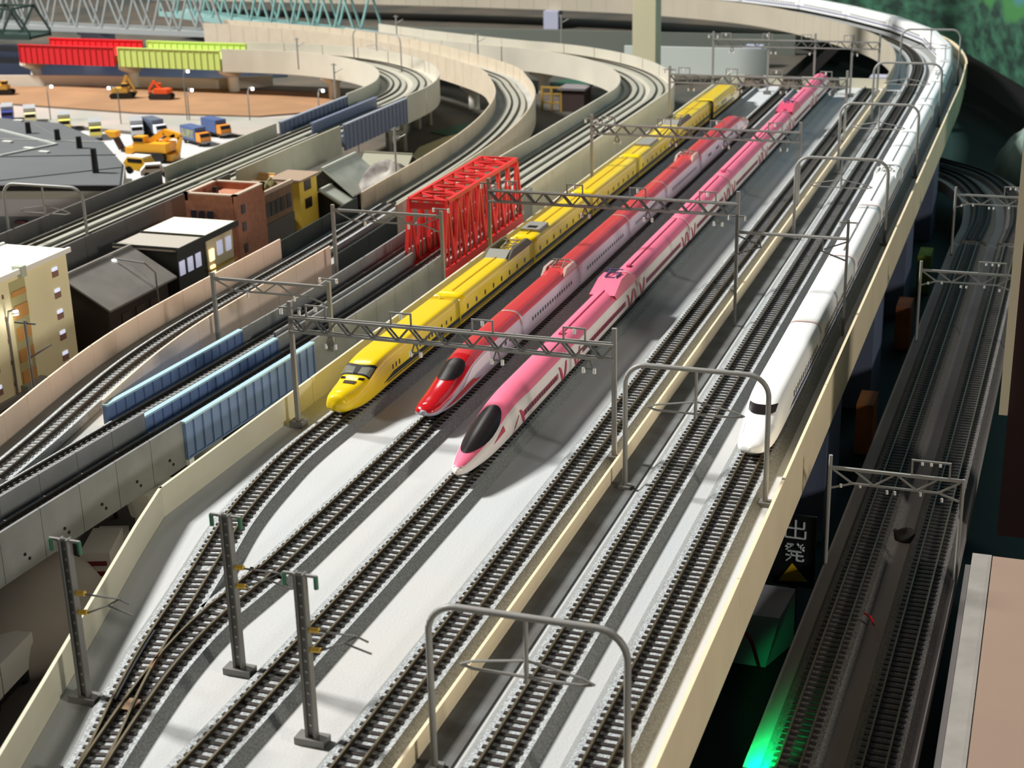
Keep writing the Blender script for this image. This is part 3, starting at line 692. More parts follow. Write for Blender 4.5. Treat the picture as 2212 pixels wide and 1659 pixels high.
def girder_bridge(a, label, sides=(-.0135, .0135)):
    r = empty('girder_bridge', (0, 0, 0), 0, label, 'bridge', 'blue girder bridges')
    mb = MB(); sweep(mb, a, rect(-.012, .012, -.006, -.0003)); mb.build('deck', bluep, r)
    for o in sides:
        mb = MB(); sweep(mb, a, rect(o - .0006, o + .0006, -.0085, .0125)); g = mb.build('girder', bluep, r)
        mb = MB(); sweep(mb, a, rect(o - .0018, o + .0018, .0125, .0137)); mb.build('top_flange', bluel, g)
        mb = MB(); sweep(mb, a, rect(o - .0018, o + .0018, -.0095, -.0085)); mb.build('bottom_flange', bluep, g)
        T = plen(a); n = 16
        for k in range(n + 1):
            p, h = at(offset(a, o), min(max(k * T / n, .0006), T - .0006))
            for s in (-1, 1): MB().box(p[0] + s * .0011 - .0006, p[0] + s * .0011 + .0006, p[1] - .0004, p[1] + .0004, -.0085, .0125).build('stiffener', bluep, g)
        if 1:
            mb = MB(); sweep(mb, a, rect(o * .78 - .0016, o * .78 + .0016, -.0003, .0040)); mb.build('inner_ledge', bluep, r)
    for e in (.002, plen(a) - .002):
        p, h = at(a, e)
        for s in (-1, 1): MB().box(p[0] + s * .0135 - .002, p[0] + s * .0135 + .002, p[1] - .0025, p[1] + .0025, -.0130, -.0095).build('bearing', whitep, r)
    return r
girder_bridge(seg(B2, .698, .843), 'near blue plate girder bridge beside the cream yard wall')
girder_bridge(seg(B1, .702, .851), 'far blue plate girder bridge beside the beige wall', (-.0135,))
# red truss bridge on B2 between y 1.073 and 1.258
def red_truss():
    y0, y1 = 1.070, 1.258; xc = -.4525; W = .0160; h = .0545; r = empty('truss_bridge', (xc, y0, 0), 0, 'bright red through truss bridge on the near left track', 'bridge')
    L = y1 - y0; n = 8; e = L / n; zb = .0
    for s in (-1, 1):
        MB().box(s * W - .0016, s * W + .0016, 0, L, zb - .006, zb + .0012).build('bottom_chord', truss_r, r)
        MB().box(s * W - .0014, s * W + .0014, e * .55, L - e * .55, h - .003, h).build('top_chord', truss_r, r)
        for k in range(n):
            ya, yb = k * e, (k + 1) * e; up = [(0, zb), (e * .55, h)]
            m = (ya + yb) / 2
            MB().bar((s * W, ya, zb), (s * W, m, h - .001), .0022, .0026).build('diagonal', truss_r, r); MB().bar((s * W, m, h - .001), (s * W, yb, zb), .0022, .0026).build('diagonal', truss_r, r)
            MB().bar((s * W, m, zb), (s * W, m, h - .001), .0014, .0018).build('hanger', truss_r, r)
    for k in range(n):
        m = (k + .5) * e
        MB().bar((-W, m, h - .0012), (W, m, h - .0012), .0020, .0016).build('top_strut', truss_r, r)
        if k < n - 1:
            MB().bar((-W, m, h - .0012), (W, m + e, h - .0012), .0016, .0012).build('lateral_brace', truss_r, r); MB().bar((W, m, h - .0012), (-W, m + e, h - .0012), .0016, .0012).build('lateral_brace', truss_r, r)
    for k in (0, n - 1):
        m = (k + .5) * e; MB().box(-W, W, m - .0008, m + .0008, h - .0085, h - .0035).build('portal', truss_r, r)
    for k in range(n + 1): MB().box(-W, W, k * e - .0010 if k else 0, k * e + .0010, zb - .006, zb - .0025).build('floor_beam', truss_r, r)
    MB().box(-.012, .012, .001, L - .001, -.0024, -.0004).build('deck', concd, r)
red_truss()
# F: double slab viaduct beside the yellow train, curving left far back
FC = np.array([(-.482, 1.30), (-.483, 1.40), (-.4825, 1.6)] + arc_path((-.4820, 1.82), .425, 1.38) + [(-.95, 2.303), (-1.105, 2.390)]); FC = smooth_path(FC[::1] if len(FC) < 12 else [FC[0], FC[1], FC[2]] + list(FC[3::6]) + list(FC[-2:]))
viaduct('slab_viaduct', FC, .0345, 'cream double track viaduct curving beside the yellow train tail', wall=.015)
for o, t in ((-.0165, 'slab track nearer the curve centre beside the yellow train'), (.0165, 'slab track on the outer side beside the yellow train')):
    track('railway_track', offset(FC, o), t, 'slab tracks', slab=True)
# C-E: single beige walled line
CE = smooth_path([(-.4925, .41), (-.5035, .50), (-.5145, .60), (-.5255, .67), (-.539, .74), (-.549, .80), (-.5545, .86), (-.556, .93), (-.556, 1.1), (-.561, 1.25), (-.566, 1.4), (-.575, 1.53), (-.594, 1.66), (-.627, 1.79), (-.676, 1.905), (-.736, 2.005), (-.90, 2.165), (-1.09, 2.30), (-1.25, 2.365), (-1.395, 2.405)])
deck = MB(); sweep(deck, cut(CE, s_at_y(CE, .612), plen(CE)), rect(-.0234, .0234, -.012, -.0006)); tag(deck.build('branch_deck', mat('branch_deck_grey', (168, 168, 162), .8, var=.08, scale=30)), 'grey deck of the beige walled single line', 'viaduct')
track('railway_track', cut(CE, s_at_y(CE, .612), s_at_y(CE, 1.25)), 'ballasted single track between beige walls', 'ballasted tracks of the left lines', n_parts=150, sl=SLEEPG, railm=railside, hb=.0112)
track('railway_track', cut(CE, s_at_y(CE, 1.25), plen(CE)), 'far curve of the beige walled single track', 'slab tracks', slab=True)
sC = lambda y: s_at_y(CE, y)
panel_wall('parapet_wall', cut(CE, sC(.46), sC(1.072)), -.0245, -.014, .016, .0014, beige, .031, 'beige wall between the branch and the cream apartment block')
panel_wall('parapet_wall', cut(CE, sC(.70), sC(1.06)), .0245, -.014, .016, .0014, beige, .031, 'beige wall between the branch and blue girder bridges')
panel_wall('fence_wall', cut(CE, sC(1.074), sC(1.235)), -.0245, -.014, .014, .0012, mat('dark_green_card', (30, 42, 38), .6), .08, 'dark green fence wall before the yellow building')
panel_wall('fence_wall', cut(CE, sC(1.074), sC(1.2)), .0245, -.014, .006, .0012, MATS['dark_green_card'], .06, 'dark green low fence beside the rocky slope')
panel_wall('parapet_wall', cut(CE, sC(1.237), plen(CE)), -.0245, -.018, .016, .0016, mat('pale_tan_card', (196, 182, 160), .6, var=.04), .031, 'pale tan inner wall of the far single line curve')
panel_wall('parapet_wall', cut(CE, sC(1.202), plen(CE)), .0245, -.018, .016, .0016, MATS['pale_tan_card'], .031, 'pale tan outer wall of the far single line curve')
# D: double slab viaduct at the far left
DA = arc_path((-.7915, 1.775), .349, math.pi / 2)
DC = smooth_path([(-.782, .80), (-.786, 1.0), (-.789, 1.2), (-.791, 1.5), (-.7915, 1.70)] + DA[4::7] + [(-1.145, 2.124), (-1.20, 2.124)])
sD = lambda y: s_at_y(DC, y)
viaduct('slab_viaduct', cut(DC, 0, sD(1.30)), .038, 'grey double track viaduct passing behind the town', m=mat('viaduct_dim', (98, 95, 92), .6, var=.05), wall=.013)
viaduct('slab_viaduct', cut(DC, sD(1.302), sD(1.55)), .040, 'tan double track viaduct beside the yellow excavator lot', m=mat('viaduct_tan', (178, 173, 154), .6, var=.05), wall=.014)
viaduct('slab_viaduct', cut(DC, sD(1.74), plen(DC)), .040, 'cream double track viaduct curving toward the lime girders', wall=.016)
for o, t in ((-.017, 'inner slab track of the far left double line'), (.017, 'outer slab track of the far left double line')):
    track('railway_track', offset(DC, o), t, 'slab tracks', slab=True)
def deck_girder(a, label, m, mtop, n=16, hw=.040, group=None):
    r = empty('girder_bridge', (0, 0, 0), 0, label, 'bridge', group)
    mb = MB(); sweep(mb, a, rect(-hw + .001, hw - .001, -.012, -.0003)); mb.build('deck', m, r)
    for o in (-hw, hw):
        mb = MB(); sweep(mb, a, rect(o - .0007, o + .0007, -.016, .0125)); g = mb.build('girder', m, r)
        mb = MB(); sweep(mb, a, rect(o - .0022, o + .0022, .0125, .0138)); mb.build('top_flange', mtop, g)
        T = plen(a)
        for k in range(n + 1):
            p, h = at(offset(a, o), min(max(k * T / n, .001), T - .001)); q2 = obj('stiffener', STIFF[m.name], g); q2.location = (p[0], p[1], 0); q2.rotation_euler = (0, 0, h)
    return r
STIFF = {}
gb = mat('bridge_slate', (112, 120, 140), .5); gbl = mat('bridge_slate_light', (150, 156, 168), .5); rg = mat('girder_red', (212, 40, 48), .45); lg = mat('girder_lime', (196, 216, 120), .45)
for m in (gb, rg, lg): STIFF[m.name] = MB().box(-.0017, .0017, -.0004, .0004, -.016, .0125).mesh('stiffener', m)
deck_girder(cut(DC, sD(1.552), sD(1.738)), 'slate blue girder bridge on the far left double line', gb, gbl)
mid = cut(DC, sD(1.552), sD(1.738)); mb = MB(); sweep(mb, mid, rect(-.0008, .0008, -.0003, .0125)); sweep(mb, mid, rect(-.0024, .0024, .0125, .0138)); o = mb.build('centre_girder', [gb], None); tag(o, 'slate blue centre girder between the bridge tracks', 'bridge')
LG = smooth_path([(-1.202, 2.124), (-1.29, 2.126), (-1.385, 2.13)]); RG = smooth_path([(-1.392, 2.13), (-1.48, 2.132), (-1.572, 2.135)])
deck_girder(LG, 'lime green girder bridge above the sand lot', lg, lg); deck_girder(RG, 'red girder bridge next to the lime green one', rg, rg)

# ------------------------------------------------------------------ grounds
GZ = -.055
tag(MB().box(-3.2, -.405, .2, 3.35, -.075, GZ).build('floor_town', ground_grey), 'grey baseboard under the town and left viaducts', kind='structure')
tag(MB().box(-.405, .6, .2, 3.35, -.13, -.10).build('floor_lower', mat('floor_dark_green', (14, 44, 40), .7, var=.2, scale=6)), 'dark green floor under the main line viaduct', kind='structure')
def plate(name, pts, z, m, label, cat, th=.0012):
    return tag(MB().prism([P(x, y, z)[:2] for x, y in pts], z - th, z).build(name, m), label, cat)
plate('sand_lot', [(-60, 185), (250, 188), (480, 192), (690, 200), (760, 215), (690, 240), (560, 250), (300, 243), (0, 222), (-60, 218)], GZ + .0014, mat('sand_orange', (154, 116, 82), .9, var=.12, scale=14), 'orange brown sand lot with the small excavators', 'sand lot')
plate('road', [(-60, 222), (0, 226), (300, 247), (560, 254), (690, 244), (640, 285), (560, 292), (300, 285), (-60, 250)], GZ + .0016, mat('road_pink_grey', (176, 160, 152), .9, col2=(150, 150, 140), scale=9), 'pinkish grey road and verge behind the trucks', 'road')
plate('parking_lot', [(-60, 262), (300, 292), (560, 300), (560, 345), (330, 430), (200, 430), (-60, 430)], GZ + .0010, mat('asphalt_pale', (186, 184, 184), .9, var=.08, scale=10), 'pale asphalt lot with parked trucks', 'parking lot')
plate('dark_yard', [(-60, 1060), (420, 840), (900, 520), (1000, 470), (1060, 520), (420, 1000), (345, 1050), (0, 1660), (-200, 1660)], GZ + .0010, ground_dark, 'dark ground between the left viaducts and yard wall', 'ground')
plate('rock_floor', [(640, 640), (760, 560), (850, 500), (905, 470), (900, 520), (790, 590), (690, 660)], GZ + .014, mat('pale_slope', (176, 172, 164), .9, var=.2, scale=30), 'pale rocky slope between branch and truss viaduct', 'slope', th=.015)
plate('pond', [(700, 625), (716, 607), (728, 602), (728, 618), (712, 634)], GZ + .016, mat('pond_blue', (80, 170, 210), .2), 'small bright blue pond on the pale slope', 'pond', th=.0015)
def blob(name, loc, rx, ry, rz, m, label, cat, seed=1, amp=.18):
    rnd = random.Random(seed); ph = [(rnd.uniform(0, 6), rnd.uniform(1, 4), rnd.uniform(1, 4)) for _ in range(5)]; mb = MB(); nu, nv = 20, 10; vs = []
    for j in range(nv + 1):
        e = math.pi / 2 * j / nv
        for i in range(nu):
            t = 2 * math.pi * i / nu; k = 1 + amp * sum(math.sin(p + a * t + b * e) for p, a, b in [(p, round(a), b) for p, a, b in ph]) / 3
            vs.append((rx * k * math.cos(e) * math.cos(t), ry * k * math.cos(e) * math.sin(t), rz * k * math.sin(e)))
    mb.add(vs, [(j * nu + i, j * nu + (i + 1) % nu, (j + 1) * nu + (i + 1) % nu, (j + 1) * nu + i) for j in range(nv) for i in range(nu)] + [tuple(range(nu))[::-1], tuple(nv * nu + i for i in range(nu))])
    o = mb.build(name, m, None, smooth=True); o.location = loc; return tag(o, label, cat)
blob('rock_mound', (*P(850, 470, GZ)[:2], GZ + .012), .035, .03, .042, mat('rock_grey', (170, 164, 156), .9, col2=(90, 84, 80), scale=40), 'grey rock mound beside the red truss bridge', 'rock', 3, .2)
# piers under the left lines
def pier(loc, label, rz=0., h=.040, m=whitep, wide=.020, r0=.008):
    r = empty('viaduct_pier', loc, rz, label, 'pier', 'white round viaduct piers'); zb = 0
    MB().tube([(0, 0, 0), (0, 0, .003), (0, 0, h * .55), (0, 0, h * .7)], r0, 18, r0 * .92).build('column', m, r, smooth=True)
    vs = []; n = 18
    for k, (z, sx, sy) in enumerate(((h * .62, r0, r0), (h * .8, wide * .8, r0 * 1.1), (h * .88, wide, r0 * 1.15), (h, wide, r0 * 1.15))):
        vs += [(sx * math.copysign(abs(math.cos(t)) ** .6, math.cos(t)), sy * math.copysign(abs(math.sin(t)) ** .6, math.sin(t)), z) for t in [2 * math.pi * i / n for i in range(n)]]
    MB().add(vs, [(k * n + i, k * n + (i + 1) % n, (k + 1) * n + (i + 1) % n, (k + 1) * n + i) for k in range(3) for i in range(n)] + [tuple(range(n))[::-1], tuple(3 * n + i for i in range(n))]).build('pier_cap', m, r)
    for s in (-1, 1): MB().box(s * wide * .6 - .003, s * wide * .6 + .003, -.003, .003, h, h + .0015).build('bearing_pad', m, r)
    return r
pw = mat('pier_white', (226, 222, 210), .6)
for y, t in ((.66, 'round pier under the near end of the blue girder'), (.86, 'round pier under the far end of the blue girder'), (1.06, 'round pier under the near end of the red truss'), (1.27, 'round pier under the far end of the red truss')):
    p, h = at(B2, s_at_y(B2, y)); pier((p[0] + .010, p[1], GZ), t, 0, .0415, pw, .016, .0115)
for y, t in ((.60, 'round pier under the merging viaduct decks'), (.78, 'round pier under the far blue girder bridge'), (1.18, 'round pier left of the red truss bridge')):
    p, h = at(B1, s_at_y(B1, y)); pier((p[0], p[1], GZ), t, 0, .0415, pw, .014, .010)
for a, qs, t in ((DC, (sD(1.1), sD(1.4)), ['pier behind the town viaduct', 'pier beside the excavator lot']),):
    for q2, tt in zip(qs, t):
        p, h = at(a, q2); pier((p[0], p[1], GZ), tt + ' under the double track', h, .0365, pw, .030, .010)
for x, y, t in ((-1.205, 2.122, 'cream pier between the lime girder and viaduct curve'), (-1.388, 2.13, 'cream pier between the red and lime girders'), (-1.575, 2.135, 'cream pier at the outer end of red girder'), (-1.02, 2.095, 'cream pier on the sand beside a lit lamp')):
    pier((x, y, GZ), t, math.pi / 2, .0385, pw, .034, .009)
for q2, t in ((sC(1.62), 'tan pier under the start of the single line curve'), (sC(2.05), 'tan pier under the far single line curve')):
    p, h = at(CE, q2); pier((p[0], p[1], GZ), t, h, .036, pw, .020, .008)
for q2, t in ((.35, 'tan pier beside the yellow train under slab viaduct'), (.75, 'tan pier under the slab viaduct bend'), (1.0, 'tan pier behind the single line curve')):
    p, h = at(FC, q2); pier((p[0], p[1], GZ), t, h, .036, pw, .028, .009)
# double-track portal gantries over the left pair
def portal(x0, y0, sp, h, label, flip=False):
    r = empty('portal_gantry', (x0, y0, 0), 0, label, 'gantry', 'portal gantries over the left lines')
    for x in (0, sp): MB().box(x - .0012, x + .0012, -.0012, .0012, 0, h + .004).build('post', steel, r)
    MB().bar((0, 0, h), (sp, 0, h), .0018).build('top_chord', steel, r); MB().bar((.016, 0, h - .0075), (sp - .016, 0, h - .0075), .0011).build('bottom_chord', steel, r)
    for s, x in ((1, 0), (-1, sp)): MB().bar((x, 0, h), (x + s * .016, 0, h - .0075), .0009).build('brace', steel, r); MB().bar((x, 0, h - .013), (x + s * .016, 0, h - .0075), .0009).build('brace', steel, r)
    n = 5; e = (sp - .032) / n
    for k in range(n): MB().bar((.016 + k * e, 0, h if k % 2 else h - .0075), (.016 + (k + 1) * e, 0, h - .0075 if k % 2 else h), .0009).build('brace', steel, r)
    for f in (.3, .7): MB().tube([(sp * f, 0, h - .0075), (sp * f, 0, h - .0115)], .0010, 8).build('insulator', insul, r)
    for dx in (-.006, .006): MB().tube([(sp + dx, 0, h + .006), (sp + dx, 0, h + .003)], .0009, 8).build('insulator', insul, r)
    MB().bar((sp - .007, 0, h + .0055), (sp + .007, 0, h + .0055), .0009).build('cross_arm', steel, r)
    return r
portal(-.5235, .872, .0860, .0440, 'portal gantry over the tracks beyond the blue girders')
portal(-.5180, 1.048, .0900, .0500, 'portal gantry at the near end of red truss')
da = arch(-.830, -.752, 'tubular arch gantry over the grey viaduct behind the town', .052, group='tubular arch gantries'); da.location.y = 1.06
def cant_pole(loc, label, h=.045, lx=.012, group='catenary poles of the far curves'):
    r = empty('catenary_pole', loc, 0, label, 'pole', group); MB().tube([(0, 0, 0), (0, 0, h)], .0011, 8).build('post', steel, r)
    MB().bar((-.004, 0, h - .002), (.004, 0, h - .002), .001).build('cross_arm', steel, r); MB().tube([(0, 0, h * .72), (lx, 0, h * .86)], .0006, 6).build('bracket_arm', steel, r); return r
for (px, py), t in (((645, 150), 'catenary pole before the cream wall near lime girder'), ((858, 95), 'catenary pole on the single line curve near teal truss'), ((1033, 140), 'catenary pole on the inner wall of slab curve'), ((1213, 95), 'catenary pole on the outer slab curve wall'), ((725, 213), 'catenary pole beside the slate girder bridge'), ((856, 372), 'catenary pole on the wall beside the dark roofed house')):
    cant_pole(P(px, py, 0.), t)

# ------------------------------------------------------------------ town buildings
def wins(r, face, xs, zs, wd, ht, m, y_or_x, name='window', th=.0008, frame=None):
    """windows on a wall: face 'x' = wall at constant x facing +X (positions along y), face 'y' = wall at constant y facing -Y (positions along x)"""
    for z in zs:
        for u in xs:
            mb = MB()
            if face == 'x': mb.box(y_or_x - .0004, y_or_x + th, u - wd / 2, u + wd / 2, z, z + ht)
            else: mb.box(u - wd / 2, u + wd / 2, y_or_x - th, y_or_x + .0004, z, z + ht)
            mb.build(name, m, r)
apt_m = mat('apartment_cream', (246, 236, 192), .7, var=.04, scale=20)
def apartment():
    x0, x1, y0, y1, zt = -.742, -.6865, .74, .938, .0335
    r = empty('apartment_block', (0, 0, 0), 0, 'cream apartment block with flat white roof and orange stairwell panels', 'building')
    MB().box(x0, x1, y0, y1, GZ, zt).build('wall', apt_m, r)
    rf = MB().box(x0 - .002, x1 + .003, y0, y1 + .003, zt, zt + .0022).build('roof', mat('roof_white', (246, 245, 236), .6), r)
    MB().box(x1 + .0006, x1 + .003, y0, y1 + .003, zt + .0022, zt + .0036).build('roof_kerb', MATS['roof_white'], rf); MB().box(x0 - .002, x0, y0, y1 + .003, zt + .0022, zt + .0036).build('roof_kerb', MATS['roof_white'], rf)
    MB().box(x1 - .004, x1 + .004, .879, .885, zt - .003, zt + .005).build('vent_box', mat('vent_grey', (190, 196, 180), .6), rf)
    MB().box(x0 + .004, x0 + .010, .90, .912, zt + .002, zt + .005).build('vent_box', MATS['vent_grey'], rf)
    fl = [-.046 + .0163 * k for k in range(5)]; wm = mat('window_panel_brown', (150, 112, 100), .6); wl = mat('window_lit', (200, 205, 240), .3, emit=(.75, .8, 1), espow=.7)
    for z in fl:
        for u in (.922, .842, .816, .776, .756):
            b = MB().box(x1 - .0004, x1 + .0009, u - .0034, u + .0034, z, z + .0046).build('window', wm, r); MB().box(x1 - .0004, x1 + .0007, u - .003, u + .003, z + .0046, z + .0072).build('pane', wl, b)
        MB().box(x1 - .0004, x1 + .0008, .859, .8605, z + .001, z + .004).build('small_vent', wm, r)
    om = mat('stair_panel_orange', (206, 152, 84), .7); gm = mat('stair_glass_olive', (186, 180, 128), .5)
    MB().box(x1 - .0004, x1 + .0004, .868, .886, GZ + .006, zt - .004).build('stairwell', gm, r)
    for k in range(5): MB().box(x1, x1 + .0014, .869, .885, -.047 + .0163 * k, -.047 + .0163 * k + (.0095 if k < 4 else .004)).build('stair_panel', om, r)
    MB().box(x1, x1 + .006, .866, .890, GZ, GZ + .008).build('porch', mat('porch_grey', (150, 156, 146), .6), r)
    MB().box(x1, x1 + .004, .780, .935, GZ, GZ + .0035).build('plinth', mat('plinth_grey', (130, 126, 122), .7), r)
apartment()
dw = mat('dark_timber', (52, 40, 36), .7); tile = mat('roof_tile_grey', (128, 124, 118), .7, var=.1, scale=50); cr = mat('shop_cream', (226, 208, 168), .6)
litw = mat('lit_window_warm', (250, 220, 160), .4, emit=(1, .78, .42), espow=1.6); litb = mat('lit_window_cool', (205, 205, 235), .4, emit=(.75, .78, 1), espow=.35)
def gable(name, x0, x1, y0, y1, zb, zw, zr, wall_m, roof_m, label, ridge='y', ov=.004, cat='house'):
    r = empty(name, (0, 0, 0), 0, label, cat); MB().box(x0, x1, y0, y1, zb, zw).build('wall', wall_m, r); t = .0016
    if ridge == 'y':
        c = (x0 + x1) / 2
        for s in (-1, 1):
            xe = x0 - ov if s < 0 else x1 + ov; ze = zw - (zr - zw) * ov / ((x1 - x0) / 2)
            MB().add([(c, y0 - ov, zr), (c, y1 + ov, zr), (xe, y1 + ov, ze), (xe, y0 - ov, ze), (c, y0 - ov, zr + t), (c, y1 + ov, zr + t), (xe, y1 + ov, ze + t), (xe, y0 - ov, ze + t)], [(0, 1, 2, 3), (7, 6, 5, 4), (0, 4, 5, 1), (1, 5, 6, 2), (2, 6, 7, 3), (3, 7, 4, 0)]).build('roof_slope', roof_m, r)
        MB().bar((c, y0 - ov, zr + t), (c, y1 + ov, zr + t), .0022).build('ridge', roof_m, r)
        for y in (y0, y1): MB().add([(x0, y, zw), (x1, y, zw), (c, y, zr)], [(0, 1, 2)]).build('gable_end', wall_m, r)
    else:
        c = (y0 + y1) / 2
        for s in (-1, 1):
            ye = y0 - ov if s < 0 else y1 + ov; ze = zw - (zr - zw) * ov / ((y1 - y0) / 2)
            MB().add([(x0 - ov, c, zr), (x1 + ov, c, zr), (x1 + ov, ye, ze), (x0 - ov, ye, ze), (x0 - ov, c, zr + t), (x1 + ov, c, zr + t), (x1 + ov, ye, ze + t), (x0 - ov, ye, ze + t)], [(0, 1, 2, 3), (7, 6, 5, 4), (0, 4, 5, 1), (1, 5, 6, 2), (2, 6, 7, 3), (3, 7, 4, 0)]).build('roof_slope', roof_m, r)
        MB().bar((x0 - ov, c, zr + t), (x1 + ov, c, zr + t), .0022).build('ridge', roof_m, r)
        for x in (x0, x1): MB().add([(x, y0, zw), (x, y1, zw), (x, c, zr)], [(0, 1, 2)]).build('gable_end', wall_m, r)
    return r
# dark timber house with grey hipped roof, lamp in front
r = gable('timber_house', -.742, -.672, .962, 1.048, GZ, -.014, .006, dw, tile, 'dark timber house with grey tiled roof next to apartment block', 'y', .006)
wins(r, 'x', [.985, 1.005, 1.026], [-.046], .012, .020, mat('timber_panel', (66, 50, 44), .7), -.672, 'door_panel')
# black and cream shop row with pale roofs
r = empty('shop_house', (0, 0, 0), 0, 'black framed shop house with white roof and lit windows', 'house')
MB().box(-.722, -.668, 1.060, 1.150, GZ, .004).build('wall', mat('shop_black', (40, 42, 40), .6), r)
rf = MB().prism([(-.726, 1.056), (-.664, 1.056), (-.664, 1.098), (-.726, 1.098)], .004, .0062).build('roof_near', mat('roof_pale', (178, 170, 158), .7), r)
MB().prism([(-.726, 1.0985), (-.664, 1.0985), (-.664, 1.154), (-.726, 1.154)], .004, .0066).build('roof_far', mat('roof_cream', (240, 234, 214), .6), r)
MB().box(-.6646, -.6632, 1.054, 1.156, .0020, .0072).build('eave_beam', mat('eave_dark', (44, 46, 40), .6), r); MB().bar((-.726, 1.056, .0068), (-.664, 1.056, .0068), .0018).build('verge', MATS['eave_dark'], r); MB().bar((-.726, 1.098, .0072), (-.664, 1.098, .0072), .0014).build('verge', MATS['eave_dark'], r)
MB().box(-.668, -.6668, 1.106, 1.150, GZ + .004, .0015).build('cream_front', cr, r)
wins(r, 'x', [1.066, 1.079, 1.092], [-.018], .008, .012, litb, -.668); wins(r, 'x', [1.066, 1.080], [-.048], .009, .012, litb, -.668)
wins(r, 'x', [1.112], [-.046, -.032, -.018], .007, .010, litw, -.6664); wins(r, 'x', [1.126, 1.141], [-.016], .008, .012, litb, -.6664); wins(r, 'x', [1.126, 1.141], [-.046], .009, .016, mat('shop_brown', (150, 116, 70), .6), -.6664)
MB().box(-.6664, -.664, 1.104, 1.150, -.026, -.0245).build('awning', mat('awning_yellow', (206, 168, 60), .6), r)
# brick building with parapet roof
bm = mat('brick_brown', (182, 122, 94), .8, var=.12, scale=220); bl = mat('brick_trim', (196, 176, 156), .7)
r = empty('brick_building', (0, 0, 0), 0, 'red brown brick corner building with pale parapet rim', 'building')
x0, x1, y0, y1, zt = -.728, -.677, 1.178, 1.232, .022
MB().box(x0, x1, y0, y1, GZ, zt - .006).build('wall', bm, r)
for a, b, c, d in ((x0, x1, y0, y0 + .003), (x0, x1, y1 - .003, y1), (x0, x0 + .003, y0, y1), (x1 - .003, x1, y0, y1)):
    q2 = MB().box(a, b, c, d, zt - .006, zt).build('parapet', bm, r); MB().box(a - .0008, b + .0008, c - .0008, d + .0008, zt, zt + .0012).build('coping', bl, q2)
MB().box(x0 + .018, x0 + .022, y0 + .018, y0 + .022, zt - .006, zt + .003).build('chimney', black, r)
wins(r, 'y', [x0 + .008, x0 + .0165, x0 + .025], [-.001], .0052, .0085, mat('brick_window', (58, 60, 70), .3), y0); wins(r, 'x', [1.190], [-.032, -.012, .004], .006, .008, MATS['brick_window'], x1); wins(r, 'y', [x0 + .034], [-.050], .010, .006, MATS['brick_window'], y0)
MB().box(x1 - .0012, x1 + .0012, y0 - .0012, y0 + .0012, GZ, zt).build('corner_pilaster', bl if 0 else mat('brick_light', (178, 118, 92), .8), r)
r = empty('brick_shop', (0, 0, 0), 0, 'low brick shop with rooftop planting beside the brick corner building', 'building')
MB().box(-.722, -.680, 1.234, 1.292, GZ, .010).build('wall', mat('brick_tan', (130, 100, 78), .8, var=.1, scale=150), r); MB().box(-.681, -.6785, 1.234, 1.292, .010, .0135).build('parapet', bl, r)
wins(r, 'x', [1.241, 1.251, 1.261, 1.271, 1.283], [-.012], .0085, .013, mat('shop_glass', (66, 64, 62), .3), -.680); MB().box(-.6805, -.6792, 1.236, 1.292, GZ, -.018).build('shop_front', mat('shutter_grey', (86, 82, 78), .6), r)
for k in range(9): o = blob('shrub', (-.690 - .004 * (k % 3), 1.243 + .005 * k, .0095), .004, .004, .005, mat('shrub_olive', (110, 104, 62), .9, var=.3, scale=200), 'olive rooftop shrub on the low brick shop', 'shrub', k, .3); o['group'] = 'rooftop shrubs'
# yellow building
yb = mat('building_yellow', (232, 196, 74), .6); r = empty('yellow_building', (0, 0, 0), 0, 'bright yellow narrow building with dark windows', 'building')
MB().box(-.722, -.692, 1.330, 1.368, GZ, .0015).build('wall', yb, r); MB().box(-.725, -.689, 1.327, 1.371, .0015, .0035).build('roof', mat('roof_taupe', (160, 138, 116), .7), r)
wins(r, 'y', [-.711, -.701], [-.050], .0045, .013, mat('dark_window', (44, 36, 30), .3), 1.330); wins(r, 'x', [1.347], [-.028, -.010], .014, .010, MATS['dark_window'], -.692); wins(r, 'y', [-.718], [-.008], .006, .005, black, 1.330)
MB().box(-.724, -.690, 1.328, 1.370, GZ, GZ + .004).build('plinth', mat('plinth_cream', (210, 200, 180), .7), r)
r = gable('thatched_house', -.775, -.735, 1.335, 1.375, GZ, -.012, .000, mat('wall_tan', (190, 150, 100), .7), mat('roof_straw', (226, 180, 120), .8), 'small house with straw coloured roof behind yellow building', 'x', .004)
# traditional dark house with pale tiles (two roofs)
pt = mat('roof_tile_pale', (190, 194, 182), .7, var=.06, scale=60)
r = gable('tiled_house', -.722, -.672, 1.400, 1.465, GZ, -.020, .000, mat('wall_black', (40, 36, 32), .7), pt, 'dark house with large pale tiled roof', 'y', .008)
r = gable('tiled_annex', -.712, -.668, 1.374, 1.392, GZ, -.030, -.017, MATS['wall_black'], pt, 'low dark annex with pale tiled roof in front', 'y', .005)
r = gable('tiled_house', -.700, -.655, 1.490, 1.540, GZ, -.024, -.008, MATS['wall_black'], mat('roof_tile_mossy', (150, 148, 128), .7), 'dark house with mossy grey roof beyond pale roofed one', 'x', .006)
